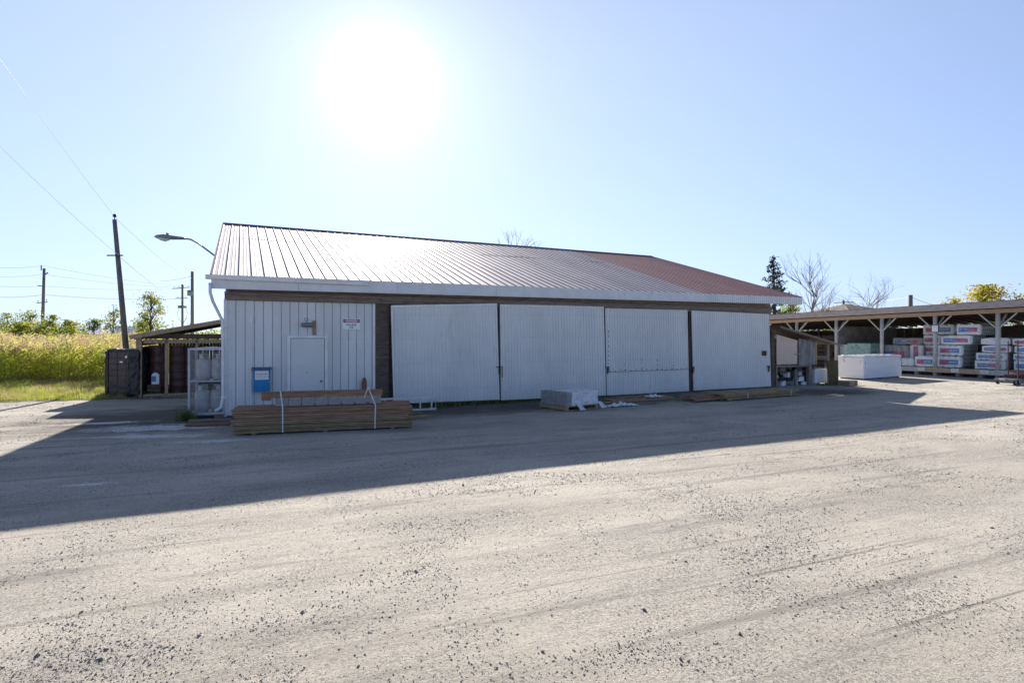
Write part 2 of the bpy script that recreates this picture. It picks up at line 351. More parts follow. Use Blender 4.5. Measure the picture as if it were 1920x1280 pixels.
# stones lying on the yard
def stones():
    C = np.array([[1, 0, 0], [-1, 0, 0], [0, 1, 0], [0, -1, 0], [0, 0, 1], [0, 0, -1]], float)
    T = [(0, 2, 4), (2, 1, 4), (1, 3, 4), (3, 0, 4), (2, 0, 5), (1, 2, 5), (3, 1, 5), (0, 3, 5)]
    vs = []; fs = []; mi = []; n = 0; tries = 0
    while n < 46000 and tries < 900000:
        tries += 1
        y = 3.2*(26/3.2)**random.random(); x = random.uniform(-.97, .97)*y
        d = noise.noise((x*.55, y*.8, 1))*.6+noise.noise((x*1.7, y*2.3, 4))*.5+.5
        if random.random() > max(0, d)**2.6*1.1: continue
        if MAIN.loc((x, y)).y > -.35 and MAIN.loc((x, y)).x > -.3: continue
        s = .0019+.0052*random.random()**5+.00038*y
        if random.random() < .008: s *= 2.2
        r = random.random()*6.28; R = np.array([[math.cos(r), -math.sin(r), 0], [math.sin(r), math.cos(r), 0], [0, 0, 1]])
        P = C*np.array([random.uniform(.8, 1.5), random.uniform(.7, 1.2), random.uniform(.5, 1)])+RNG.normal(0, .18, (6, 3))
        P = (P@R.T)*s+np.array([x, y, hgt(x, y)+s*.22])
        vs += P.tolist(); fs += [tuple(a+n*6 for a in t) for t in T]; mi += [0 if random.random() < .62 else 1]*8; n += 1
    me = bpy.data.meshes.new('gravel'); me.from_pydata(vs, [], fs); me.materials.append(M_stone); me.materials.append(M_stonel)
    me.polygons.foreach_set('material_index', mi); tag(link('gravel', me), 'loose dark stones scattered over the pale dusty yard', 'gravel', kind='stuff')
stones()

# ---------------------------------------------------------------- warehouse
LEN = MAIN.on(1444, 725, 0).x
def ribbed(mb, q, period, depth, yoff, prof, mi=0, mi2=None, thick=.03):
    # q: four (x,z) corners ll, lr, ur, ul; ribs run upward; prof: list of (fraction, offset) over one period
    ll, lr, ur, ul = [Vector(c) for c in q]; n = max(1, round((lr-ll).length/period)); us = []
    for k in range(n):
        for f, d in prof: us.append(((k+f)/n, d*depth))
    us.append((1, prof[0][1]*depth)); vs = []
    for u, d in us:
        b = ll.lerp(lr, u); t = ul.lerp(ur, u); vs += [(b.x, yoff-d, b.y), (t.x, yoff-d, t.y)]
    P = len(prof); fs = [(2*i, 2*i+2, 2*i+3, 2*i+1) for i in range(len(us)-1)]
    k0 = len(mb.f); mb.add(vs, fs, mi)
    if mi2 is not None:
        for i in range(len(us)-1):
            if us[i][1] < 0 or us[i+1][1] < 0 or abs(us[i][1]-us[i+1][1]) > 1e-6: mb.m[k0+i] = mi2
    if mi2 is not None and period > .11 and yoff > -.3:
        for v in (.14, .4, .66, .9):
            for k in range(n):
                b = ll.lerp(lr, (k+.25)/n).lerp(ul.lerp(ur, (k+.25)/n), v); mb.add([(b.x-.007, yoff-.002, b.y-.007), (b.x+.007, yoff-.002, b.y-.007), (b.x+.007, yoff-.002, b.y+.007), (b.x-.007, yoff-.002, b.y+.007)], [(0, 1, 2, 3)], 2)
    n0 = len(vs); e = [(ll.x, yoff+thick, ll.y), (lr.x, yoff+thick, lr.y), (ur.x, yoff+thick, ur.y), (ul.x, yoff+thick, ul.y)]
    mb.add([(ll.x, yoff, ll.y), (lr.x, yoff, lr.y), (ur.x, yoff, ur.y), (ul.x, yoff, ul.y)]+e, [(7, 6, 5, 4), (0, 4, 5, 1), (1, 5, 6, 2), (2, 6, 7, 3), (3, 7, 4, 0)], mi)
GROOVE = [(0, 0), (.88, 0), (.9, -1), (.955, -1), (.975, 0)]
DRIB = [(0, 0), (.42, 0), (.56, 1), (.82, 1), (.94, 0)]
wh = thing('warehouse', 'long white metal sided warehouse with shallow ribbed roof and sliding doors', 'warehouse', (c0.x, c0.y, 0), YAW)
D = 9.2; EO = .45
on = MAIN.on
EL, ER = on(397, 515, -EO), on(1503, 558, -EO)
RL, RR = on(421, 420, D), on(1217, 481, D)
sL, sR = EL.x, ER.x
HW = 3.08; RT = (RL.z+RR.z)/2
# siding left of the doors
wall = MB(); w_r = on(703, 700, 0).x; w_t = on(560, 566, 0).z
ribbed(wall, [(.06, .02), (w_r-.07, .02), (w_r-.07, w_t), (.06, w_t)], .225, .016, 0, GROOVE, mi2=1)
M_screw = mat('rusty_screw_heads', (.24, .20, .18), (.16, .13, .12), 9, .8, 0)
M_groove = mat('shaded_siding_groove', (.52, .52, .52), (.42, .43, .43), 3, .7, .1)  # groove shade put into a darker grey on the groove faces
M_drg = mat('shaded_rib_edge', (.69, .69, .675), (.58, .58, .56), 2, .6, .05)  # rib slopes coloured darker to draw their shading as lines
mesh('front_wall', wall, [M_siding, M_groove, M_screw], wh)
mesh('corner_trim', MB().box(-.02, .058, -.03, .1, 0, w_t+.02).box(w_r-.068, w_r, -.035, .06, 0, w_t), M_trim, wh)
side = MB(); DB = 2*D
side.box(0, .05, .1, DB, 0, HW).box(LEN-.05, LEN, .1, DB, 0, HW).box(0.05, LEN-.05, DB-.05, DB, 0, HW)
for xx in (0.0, LEN-.05):
    side.add([(xx, 0, HW), (xx, DB, HW), (xx, D, RT-.3), (xx+.05, 0, HW), (xx+.05, DB, HW), (xx+.05, D, RT-.3)], [(0, 1, 2), (5, 4, 3), (0, 2, 5, 3), (1, 4, 5, 2)])
mesh('side_and_rear_wall', side, M_siding, wh)
# dark boarding behind the doors
bk = MB(); bk.box(w_r, LEN-.05, .06, .1, .0, HW); mesh('inner_boarding', bk, M_dwood, wh)
pst = MB()
for px in (716, 934, 1294):
    x = on(px, 650, -.0).x; w = .09 if px != 716 else .2; pst.box(x-w, x+w, -.04, .06, 0, HW)
mesh('door_post', pst, M_dwood, wh, label='dark weathered posts between the sliding doors')
# header beams, track
hb = MB(); z0 = on(560, 566, 0).z+.01
FB_L, FB_R = on(397, 541, -EO).z, on(1503, 571, -EO).z
hb.box(0, LEN-.02, -.09, .058, z0, z0+.12).box(0, LEN-.05, -.16, .058, z0+.121, z0+.21).box(.1, LEN-.04, -.05, .058, z0+.211, max(FB_L, FB_R)+.12)
mesh('header_beam', hb, wood('weathered_header', (.28, .225, .19), (.18, .14, .12), c3=(.38, .31, .25)), wh, bevel=.006)
tr = MB(); xt = on(716, 560, -.2).x; tr.box(xt, LEN-.25, -.2, -.165, z0+.08, z0+.13); mesh('door_track', tr, M_oldwood, wh)
# soffit
mesh('soffit', MB().add([(sL+.05, -EO+.02, FB_L+.05), (sR-.05, -EO+.02, FB_R+.05), (sR-.05, .05, FB_R+.12), (sL+.05, .05, FB_L+.12)], [(0, 1, 2, 3)]), M_dwood, wh)
# roof
def roof_pt(x, t):                                   # t 0 eave .. 1 ridge
    u = (x-sL)/(sR-sL); e = Vector((x, -EO, EL.z+(ER.z-EL.z)*u)); r = Vector((x, D, RL.z+(RR.z-RL.z)*u)); return e.lerp(r, t)
ROOFN = Vector((0, -(RT-3.7), D+EO)).normalized()
def roof_sheet(x0, x1, name, m0, m1, label):
    mb = MB(); n = round((x1-x0)/.305); p = (x1-x0)/n; us = []
    for k in range(n):
        a = x0+k*p
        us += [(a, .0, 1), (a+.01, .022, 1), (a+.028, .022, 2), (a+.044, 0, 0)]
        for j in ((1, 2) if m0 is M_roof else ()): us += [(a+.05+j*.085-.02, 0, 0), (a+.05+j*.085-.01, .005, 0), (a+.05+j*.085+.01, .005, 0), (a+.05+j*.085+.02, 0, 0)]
    us.append((x1, 0, 0)); rows = [0, .32, .66, 1] ; vs = []
    for t in rows:
        for x, h, _ in us:
            sag = .012*math.sin(x*.9+t*3)*math.sin(t*math.pi); vs.append(roof_pt(x, t)+ROOFN*(h+sag))
    W_ = len(us); k0 = 0
    for r in range(len(rows)-1):
        for i in range(W_-1):
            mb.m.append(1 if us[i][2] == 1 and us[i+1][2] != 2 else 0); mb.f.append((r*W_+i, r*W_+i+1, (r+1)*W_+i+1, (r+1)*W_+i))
    mb.v += [tuple(v) for v in vs]
    mesh(name, mb, [m0, m1], wh, label=label)
xr = on(1322, 552, -EO).x
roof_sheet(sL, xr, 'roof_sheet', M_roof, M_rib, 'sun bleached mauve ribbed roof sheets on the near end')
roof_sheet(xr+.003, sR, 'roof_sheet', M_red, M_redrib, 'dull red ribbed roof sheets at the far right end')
rb = MB(); d1 = ROOFN*.05
for (a, b, c) in ((roof_pt(sL, 0), roof_pt(sR, 0), 0),):
    vs = [roof_pt(sL, 0)-d1, roof_pt(sR, 0)-d1, roof_pt(sR, 1)-d1, roof_pt(sL, 1)-d1]
    b2 = [Vector((v.x, 2*D-v.y, v.z)) for v in (vs[0], vs[1])]
    rb.add(vs+b2, [(0, 3, 2, 1), (3, 4, 5, 2)])
    vs = [roof_pt(sL, 1)+ROOFN*0, roof_pt(sR, 1), Vector((sR, 2*D+EO, EL.z)), Vector((sL, 2*D+EO, EL.z))]
    rb.add(vs, [(0, 1, 2, 3)])
mesh('roof_deck', rb, M_red, wh)
lp = MB(); R = random.Random(6); x = sL+.4
while x < xr-1: l = R.uniform(.6, 2.2); a, b = roof_pt(x, .64)+ROOFN*.006, roof_pt(x+l, .64)+ROOFN*.006; lp.bar(a, b, .02, .006); x += l+R.choice((0, .3, 1.2))
mesh('lap_seam', lp, M_rib, wh)
rc = MB(); a, b = roof_pt(sL-.02, 1), roof_pt(sR+.02, 1)
for s_, z_ in ((-1, 1),): pass
rc.add([a+Vector((0, -.16, -.02)), b+Vector((0, -.16, -.02)), b+Vector((0, 0, .06)), a+Vector((0, 0, .06)), b+Vector((0, .16, -.02)), a+Vector((0, .16, -.02))], [(0, 1, 2, 3), (3, 2, 4, 5)])
mesh('ridge_cap', rc, M_rib, wh)
rk = MB()
for x, s_ in ((sL, -1), (sR, 1)):
    for t0, t1 in ((0, 1),):
        rk.bar(roof_pt(x, 0)+Vector((s_*.022, 0, -.045)), roof_pt(x, 1)+Vector((s_*.022, 0, -.045)), .04, .15)
        a = roof_pt(x, 1)+Vector((s_*.022, 0, -.045)); rk.bar(a, Vector((a.x, 2*D+EO, EL.z-.045)), .04, .15)
mesh('rake_trim', rk, M_rib, wh)
# fascia : smooth left run, vertically ribbed right run
fa = MB(); xm = on(1322, 552, -EO).x; xa = sL-.01
def fz(x): u = (x-sL)/(sR-sL); return FB_L+(FB_R-FB_L)*u, EL.z+(ER.z-EL.z)*u
cuts = [xa, on(560, 540, -EO).x, on(745, 540, -EO).x, on(930, 540, -EO).x, on(1130, 540, -EO).x, xm]
for i in range(5):
    a, b = cuts[i], cuts[i+1]-.006; za, ta = fz(a); zb, tb = fz(b); dy = (i % 2)*.004
    fa.add([(a, -EO-.025-dy, za), (b, -EO-.025-dy, zb), (b, -EO-.025-dy, tb+.01), (a, -EO-.025-dy, ta+.01), (a, -EO+.0, za), (b, -EO+.0, zb), (b, -EO, tb+.01), (a, -EO, ta+.01)],
           [(0, 1, 2, 3), (0, 4, 5, 1), (3, 2, 6, 7), (0, 3, 7, 4), (1, 5, 6, 2)])
mesh('fascia', fa, M_fascia, wh)
fr = MB(); zb, tb = fz(xm); zc, tc_ = fz(sR)
ribbed(fr, [(xm, zb-.0), (sR+.01, zc), (sR+.01, tc_+.005), (xm, tb+.005)], .11, .012, -EO-.03, DRIB, mi2=1); fr.box(sR-.02, sR+.012, -EO-.0, .2, zc, tc_-.01)
mesh('fascia', fr, [M_siding, M_drg, M_drg], wh, label='vertically ribbed white fascia below the red roof sheets')
# gutter and downspout
gx1 = on(690, 530, -EO-.1).x; gx0 = on(385, 520, -EO-.1).x; zg = fz(0)[1]-.01
prof = [(-.03, 0), (-.03, -.09), (-.07, -.115), (-.115, -.1), (-.13, -.04), (-.145, 0), (-.135, .0), (-.12, -.04), (-.105, -.09), (-.07, -.103), (-.042, -.08), (-.042, 0)]
gt = MB(); n = len(prof); vs = [(x, -EO+y, zg+z-(x-gx0)*.004) for x in (gx0, gx1) for y, z in prof]
gt.add(vs, [(i, (i+1) % n, (i+1) % n+n, i+n) for i in range(n)]+[tuple(range(n))[::-1], tuple(range(n, 2*n))])
mesh('gutter', gt, M_trim, wh)
ds = MB(); P = [on(394, 530, -EO-.08), on(394, 548, -EO-.08), on(399, 565, -.4), on(417, 601, -.1), on(418, 640, -.09), on(418, 745, -.09), on(414, 764, -.13), on(404, 770, -.3)]
ds.tube(P, .038, 8); mesh('downspout', ds, M_trim, wh, smooth=True)
db = MB()
for py in (612, 745, 700): p = on(418, py, -.09); db.box(p.x-.05, p.x+.07, p.y-.045, -.02, p.z-.015, p.z+.015)
mesh('downspout_bracket', db, M_trim, wh)
# conduit left of the box
cd = MB(); x = on(471, 650, -.04).x; cd.tube([(x, -.04, .05), (x, -.04, on(471, 604, -.04).z)], .016, 8)
for py in (597, 649, 694): z = on(471, py, -.04).z; cd.box(x-.03, x+.03, -.06, -.002, z-.012, z+.012)
z = on(471, 600, -.04).z; cd.box(x-.028, x+.028, -.075, -.003, z-.08, z+.09)
mesh('conduit', cd, M_trim, wh)
# entrance door
dl, dr = on(545, 700, -.03).x, on(608, 700, -.03).x; dt = on(577, 634.5, -.03).z
dfr = MB().box(dl-.09, dl-.01, -.075, -.003, 0.05, dt+.07).box(dr+.01, dr+.085, -.075, -.003, .05, dt+.07).box(dl-.01, dr+.01, -.075, -.003, dt+.012, dt+.07).box(dl-.11, dr+.1, -.09, -.003, dt+.072, dt+.092)
mesh('door_frame', dfr, M_trim, wh, bevel=.004)
mesh('door_gap_shade', MB().box(dl-.0098, dl-.001, -.012, -.002, .06, dt+.009).box(dr+.001, dr+.0098, -.05, -.002, .06, dt+.009).box(dl-.001, dr+.001, -.03, -.002, dt+.001, dt+.0095), M_dark, wh)  # near-black strips paint the shade of the gaps around the door
dd = mesh('door', MB().box(dl, dr, -.045, -.01, .06, dt), mat('door_paint', (.72, .73, .71), (.68, .69, .67), 1.5, .45, .03, c3=(.60, .59, .56)), wh, bevel=.003)
kx, kz = on(602, 714, -.05).x, on(602, 714, -.05).z
mesh('door_knob', MB().lathe([(.03, 0), (.03, .006), (.012, .012), (.012, .035), (.028, .045), (.03, .06), (.018, .072)], n=12), M_grey, dd, (kx, -.045, kz)).rotation_euler = (math.pi/2, 0, 0)
sm = MB(); R = random.Random(3)
for k in range(1):
    x, z = dl+.52+R.uniform(-.17, .14), dt-.93+R.uniform(-.14, .1); a = R.uniform(.01, .035); sm.add([(x+a*math.cos(t)*1.3, -.0465-k*.0002, z+a*math.sin(t)) for t in np.linspace(5.6, 0, 7)], [tuple(range(7))])
mesh('smudge', sm, mat('scuffed_paint', (.44, .44, .42), (.50, .51, .51), 30, .7, 0), dd)
# flood light above the door
fl = MB(); a, b = on(565, 609, -.12), on(586, 609, -.12); fl.tube([(a.x, -.14, a.z), (a.x+.03, -.14, a.z), (b.x-.03, -.14, b.z), (b.x, -.14, b.z)], [.045, .06, .06, .05], 10)
c = on(574, 600, -.1)
lf = mesh('lamp_housing', fl, M_grey, wh, smooth=True, label='grey cylindrical outdoor lamp above the entrance door')
lb = MB(); x = on(589, 610, -.05).x; za, zb_ = on(589, 601, -.04).z, on(589, 629, -.04).z
lb.box(x-.04, x+.045, -.06, -.003, zb_, za)
mesh('lamp_board', lb, M_tan, lf); lg = MB(); lg.tube([(c.x+.045*math.cos(t), -.13, c.z+.02+.045*math.sin(t)) for t in np.linspace(0, 6.28, 13)], .008, 6); lg.tube([(c.x, -.13, c.z-.09), (c.x, -.13, c.z-.02)], .01, 6)
mesh('lamp_bracket', lg, M_grey, lf)
# sliding doors
def sdoor(cs, yo, label, seam=False, frame=True):
    q = [on(px, py, yo) for px, py in cs]; q = [(v.x, max(v.z, .02)) for v in q]
    mb = MB(); ribbed(mb, q, .112, .014, yo, DRIB, thick=.04, mi2=1); o = mesh('sliding_door', mb, [M_door, M_drg, M_screw], wh, label=label)
    if frame:
        e = MB(); ll, lr, ur, ul = [Vector((x, yo-.02, z)) for x, z in q]
        w = .05
        e.bar(ul+Vector((0, 0, -.02)), ur+Vector((0, 0, -.02)), .03, .06); e.bar(lr+Vector((-.02, 0, 0)), ur+Vector((-.02, 0, -.055)), .04, .03, up=(0, 1, 0)); e.bar(ll+Vector((.02, 0, 0)), ul+Vector((.02, 0, -.055)), .04, .03, up=(0, 1, 0))
        mesh('door_edge_trim', e, M_trim, o)
    return o, q
S1, q1 = sdoor([(738, 757), (936, 749), (931, 569.5), (733, 573)], -.2, 'leftmost sliding door hanging out of plumb beside a dark gap')
S2, q2 = sdoor([(939, 750), (1135, 741), (1131, 575), (937, 571)], -.14, 'wide sliding door behind the wrapped pallet')
S3, q3 = sdoor([(1138, 742), (1292, 733), (1289, 581), (1135, 577.5)], -.11, 'patched sliding door with a horizontal rusty seam', frame=False)
S4, q4 = sdoor([(1301, 732), (1446, 724), (1442, 588.5), (1297, 582)], -.14, 'rightmost sliding door with a small brown plate', frame=False)
def pt3(q, u, v): ll, lr, ur, ul = [Vector(c) for c in q]; return ll.lerp(lr, u).lerp(ul.lerp(ur, u), v)
sm = MB()
a, b = pt3(q3, 0, .27), pt3(q3, 1, .27); sm.bar((a.x, -.128, a.y), (b.x, -.128, b.y), .006, .014)
for k in range(16):
    c = pt3(q3, (k+.5)/16, .27+random.uniform(.0, .02)); sm.box(c.x-.02, c.x+.015, -.130, -.124, c.y, c.y+.03)
for k, (u, hh) in enumerate(((.02, .9), (.2, .16), (.41, .3), (.6, .26), (.8, .12))):
    c = pt3(q3, u, .28); R = random.Random(k); z = c.y
    while z < c.y+hh*1.6: l = R.uniform(.03, .12); sm.box(c.x-.008, c.x+.006, -.129, -.125, z, z+l); z += l+R.uniform(.03, .14)
mesh('rust_seam', sm, mat('dark_rust_line', (.11, .085, .07), (.07, .055, .05), 20, .9, 0), S3)
def latch(par, px, py, yo, n=7, seed=1):
    mb = MB(); R = random.Random(seed); c = on(px, py, yo-.03)
    mb.box(c.x-.09, c.x+.09, c.y-.02, c.y+.015, c.z+.03, c.z+.055); mb.box(c.x-.012, c.x+.018, c.y-.03, c.y+.01, c.z-.2, c.z+.03)
    mb.tube([(c.x+.03, c.y-.02, c.z+.03), (c.x+.05, c.y-.03, c.z-.06), (c.x+.01, c.y-.035, c.z-.1)], .009, 6)
    mesh('latch', mb, M_rust, par)
latch(S1, 935, 690, -.2); latch(S3, 1139, 690, -.13, seed=2); latch(S4, 1299, 690, -.16, seed=4); latch(S4, 1441, 688, -.16, seed=5)
mesh('latch_bar', MB().box(*(lambda p: (p.x-.012, p.x+.012, p.y-.03, p.y, p.z-.36, p.z+.0))(on(941, 686, -.16))), M_rust, S2)
p = on(1433, 662, -.17); mesh('plate', MB().box(p.x-.12, p.x+.12, -.185, -.156, p.z-.1, p.z+.1), M_rust, S4)
for k, (px, py) in enumerate(((700, 668), (778, 689), (745, 681))):
    pass
# signs and box on the wall
def wall_thing(name, label, cat, px, py, yl):
    p = on(px, py, yl); g = MAIN.glo(p.x, yl, p.z); return thing(name, label, cat, g, YAW)
sg = wall_thing('danger_sign', 'white warning sign with red and black header on the siding right of the entrance door', 'sign', 659, 607.5, -.02)
wv, hv = .50/2, .31/2
mesh('sign_board', MB().box(-wv, wv, -.012, .0, -hv, hv), mat('sign_white', (.93, .93, .93), (.91, .91, .91), 4, .5, 0), sg, bevel=.004)
mesh('header', MB().box(-wv+.02, wv-.02, -.0135, -.0122, hv-.115, hv-.018), M_ink, sg)
ov = MB(); ov.add([(.205*math.cos(t), -.0146, hv-.066+.040*math.sin(t)) for t in np.linspace(2*math.pi, 0, 33)[:-1]], [tuple(range(32))]); ov.add([(.192*math.cos(t), -.0152, hv-.066+.037*math.sin(t)) for t in np.linspace(2*math.pi, 0, 33)[:-1]], [tuple(range(32))], 1)
mesh('header_oval', ov, [M_white, M_redp], sg)
mesh('lettering', text_mb('DANGER', .074, 0, hv-.066, -.0162, sx=1.05, bold=.002), M_white, sg)
tx = text_mb('FALLING', .07, 0, -.022, -.0135, sx=1.05, bold=.0018); text_mb('ICE', .07, 0, -.092, -.0135, mb=tx, sx=1.05, bold=.0018); mesh('lettering', tx, M_ink, sg)
bx = wall_thing('drop_box', 'blue wooden drop box with a white paper notice on the siding left of the door', 'box', 490.5, 733, -.02)
wv = .205; zt = .62
bb = MB().prism([(-wv, 0), (wv, 0), (wv, zt-.03), (-wv, zt-.03)], -.16, 0); mesh('box_body', bb, M_blue, bx, bevel=.006)
mesh('lid', MB().add([(-wv-.04, -.2, zt-.045), (wv+.04, -.2, zt-.045), (wv+.04, 0, zt+.0), (-wv-.04, 0, zt), (-wv-.04, -.2, zt-.02), (wv+.04, -.2, zt-.02), (wv+.04, 0, zt+.025), (-wv-.04, 0, zt+.025)],
     [(0, 3, 2, 1), (4, 5, 6, 7), (0, 1, 5, 4), (1, 2, 6, 5), (2, 3, 7, 6), (3, 0, 4, 7)]), M_bluetop, bx)
nt_ = mesh('paper_notice', MB().box(-.165, .165, -.166, -.1605, .32, .555), M_white, bx)
pl = text_mb('Propane Bin', .055, 0, .465, -.1675, sx=1.0, bold=.0008); mesh('lettering', pl, M_redink, nt_)
pl = MB(); R = random.Random(5)
for z in (.42, .395, .37, .35):
    x = -.13
    while x < .11: w = R.uniform(.02, .06); pl.box(x, x+w, -.1672, -.1665, z-.004, z+.004); x += w+.015
mesh('small_print', pl, M_greyink, nt_)

# ---------------------------------------------------------------- things in front of the warehouse
def frame_between(a, b):                             # frame from two ground points
    return Frame((a[0], a[1]), math.atan2(b[1]-a[1], b[0]-a[0])), math.hypot(b[0]-a[0], b[1]-a[1])
def lumber(name, label, a, b, width, layers, jit=.05, board=.14, seed=1, group=None, z0=.06):
    fr_, L_ = frame_between(a, b); t = thing(name, label, 'lumber', (a[0], a[1], 0), fr_.a, group); R = random.Random(seed); z = z0
    br = MB()
    for x in (.12*L_, .5*L_, .88*L_): br.box(x-.045, x+.045, .03, width-.03, 0, z0-.003)
    mesh('bearer', br, M_oldwood, t)
    for li, (th, m, wfac) in enumerate(layers):
        if m is M_brown and li % 2: m = M_brown2
        if m is M_olive and li % 3 == 1: m = M_olive2
        mb = MB(); y = R.uniform(0, .028)
        while y < width-.02:
            w = board*R.uniform(.97, 1.0); e0, e1 = R.uniform(0, jit), R.uniform(0, jit); mb.box(e0, L_-e1, y, y+w-.004, z, z+th-.006); y += w
        mesh('board_layer', mb, m, t, bevel=.003); z += th
    return t, fr_, L_, z
def strap(t, x0, x1, width, z, m=M_strap, w=.03, y0=-.008):
    mb = MB(); 
    for p, q in (((x0, y0, .05), (x1, y0, z+.004)), ((x1, y0, z+.004), (x1, width+.01, z+.004)), ((x1, width+.01, z+.004), (x0, width+.01, .05))): mb.bar(p, q, w, .004, up=(0, 1, 0) if abs(q[2]-p[2]) > .1 else (0, 0, 1))
    return mesh('strap', mb, m, t)
A_, B_ = gd(431, 817), gd(775, 802)
lay = [(.036, M_olive, 1)]*7+[(.044, M_brown, 1)]*6
big, bf, bL, bz = lumber('lumber_bundle', 'large strapped bundle of brown and olive boards in front of the entrance door', A_, B_, .82, lay, .12, seed=4, z0=.035)
# blocks and beam on the bundle
xs_ = [516+25.2*k for k in range(8)]
blk = MB().box(-.135, .135, 0, .2, 0, .19).box(-.1, .1, -.002, .01, .012, .02)
first = None; ord_ = ['leftmost', 'second from the left', 'third from the left', 'fourth from the left', 'fifth from the left', 'third from the right', 'second from the right', 'rightmost']
yb = .33
for k in range(8):
    p = bf.on(516+12+25.0*k, 750, yb); g = bf.glo(p.x, yb, bz+.001)
    if first is None: first = mesh('concrete_block', blk, M_conc, None, g, bf.a, bevel=.006); o = first
    else: o = first.copy(); COL.objects.link(o); o.location = g; o.rotation_euler = (0, 0, bf.a+random.uniform(-.02, .02))
    tag(o, 'grey block under the long beam, '+ord_[k]+' of the eight', 'block', 'grey blocks in a row on the lumber bundle')
pa, pb = bf.on(490, 740, yb), bf.on(717, 738, yb)
bm = thing('wooden_beam', 'long brown beam lying across the row of grey blocks', 'beam', bf.glo(pa.x, yb, bz+.192), bf.a)
mesh('beam', MB().box(0, pb.x-pa.x, -.005, .13, .0, .135), M_brown, bm, bevel=.005)
mesh('end_cleat', MB().box(.0, .19, .0, .1, -.055, -.001), M_brown, bm)
for i, (xt, xb_) in enumerate(((526, 530), (692, 704))):
    a, m_, c = bf.on(xt, 733, yb-.015), bf.on(xb_, 762, -.012), bf.on(xb_-(0 if i == 0 else 1), 805, -.012); top = bz+.192+.14
    mb = MB(); mb.bar((c.x, -.012, .03), (m_.x, -.012, bz+.004), .028, .005, up=(0, 1, 0)); mb.bar((m_.x, -.012, bz+.004), (a.x, yb-.015, top), .028, .005, up=(0, 1, 0))
    mb.bar((a.x, yb-.015, top), (a.x, yb+.14, top), .028, .005); mb.bar((a.x, yb+.14, top), (m_.x, .84, bz), .028, .005, up=(0, 1, 0)); mb.bar((m_.x, .84, bz), (c.x, .84, .03), .028, .005, up=(0, 1, 0))
    if i: mb.bar((a.x-.02, yb-.016, top+.05), (a.x-.11, yb-.02, top-.2), .022, .005, up=(0, 1, 0)); mb.bar((a.x+.0, yb-.016, top), (a.x-.02, yb-.016, top+.06), .02, .005, up=(0, 1, 0))
    mesh('strap', mb, M_strap, big)
# stick and offcut leaning at the wall
p = on(684, 735, -.2)
o = thing('wood_offcut', 'pointed wooden offcut leaning on the siding behind the beam', 'offcut', MAIN.glo(on(683, 720, -.12).x, -.12, 0), YAW)
zt = on(683, 707, -.08).z; mesh('board', MB().prism([(-.08, 0), (.09, 0), (.07, zt-.12), (.03, zt), (-.02, zt), (-.07, zt-.15)], -.0, .03), M_redwood, o)
# ladder lying on its side
la = Frame(MAIN.glo(0, -.75)[:2], YAW-.05)
p0, p1 = la.on(640, 735, 0), la.on(818, 768, 0)
ld = thing('ladder', 'aluminium ladder lying on its side between the big lumber bundle and the first sliding door', 'ladder', la.glo(p1.x, 0, 0), la.a)
L_ = 3.0; zh = .34
rl = MB(); rl.box(-L_, 0, -.02, .02, .0, .055); mesh('rail', rl, M_alu, ld); rl = MB(); rl.box(-L_-.1, -.02, -.02, .02, zh, zh+.055); mesh('rail', rl, M_alu, ld)
for k in range(9):
    mesh('rung', MB().box(-.16-k*.33, -.12-k*.33, -.018, .018, .057, zh-.002), M_alu, ld)
mesh('end_brace', MB().bar((-.02, -.023, .02), (-.03, -.023, zh+.03), .012, .03, up=(0, 1, 0)).bar((-.5, -.023, zh+.02), (-.34, -.023, zh-.1), .01, .02, up=(0, 1, 0)), M_alu, ld)
# loose planks near the big bundle
def plank(name, label, a, b, w, th, m, z=0, cat='plank', group='loose boards lying along the warehouse'):
    fr_, L_ = frame_between(a, b); o = mesh(name, MB().box(0, L_, 0, w, 0, th), m, None, (a[0], a[1], z), fr_.a, bevel=.004); return tag(o, label, cat, group)
plank('plank', 'pale plank on the ground left of the big lumber bundle', gd(346, 799), gd(428, 797), .22, .045, M_redwood)
plank('plank', 'reddish plank stacked on the one left of the big lumber bundle', gd(352, 795)+Vector((0, .03, 0)), gd(432, 792), .14, .045, M_oldwood, z=.047)
plank('plank', 'tan plank poking out to the right of the big lumber bundle', gd(700, 790), gd(806, 782), .2, .05, M_tan)
plank('plank', 'darker short plank lying on the tan plank right of the big lumber bundle', gd(700, 786), gd(792, 779), .14, .04, M_brown, z=.052)
o = mesh('red_block', MB().box(0, .22, 0, .16, 0, .15), M_redwood, None, gd(401, 789), YAW, bevel=.005); tag(o, 'short reddish wood block at the foot of the downspout', 'block')
# gas cylinder cage
ca = gd(352, 784); cg = Frame((ca.x, ca.y), math.radians(12)); cw = .86; cdp = .6; chh = 1.8
cage = thing('cylinder_cage', 'grey wire mesh cage of gas cylinders standing beside the downspout', 'cage', (ca.x, ca.y, 0), cg.a)
fm = MB(); t_ = .05; zb_ = .1
for x in (t_/2, cw-t_/2):
    for y in (t_/2, cdp-t_/2): fm.bar((x, y, 0), (x, y, chh), t_, t_)
for z in (zb_, chh-t_/2):
    for y in (t_/2, cdp-t_/2): fm.bar((t_, y, z), (cw-t_, y, z), t_, t_)
    for x in (t_/2, cw-t_/2): fm.bar((x, t_, z), (x, cdp-t_, z), t_, t_)
M_cage = mat('grey_cage_paint', (.55, .56, .60), (.44, .45, .49), 6, .5, .1)
mesh('cage_frame', fm, M_cage, cage, bevel=.004); mesh('top_panel', MB().add([(0, 0, chh), (cw/2, 0, chh+.035), (cw, 0, chh), (0, cdp, chh), (cw/2, cdp, chh+.035), (cw, cdp, chh)], [(0, 1, 4, 3), (1, 2, 5, 4), (0, 2, 1)]), M_cage, cage)
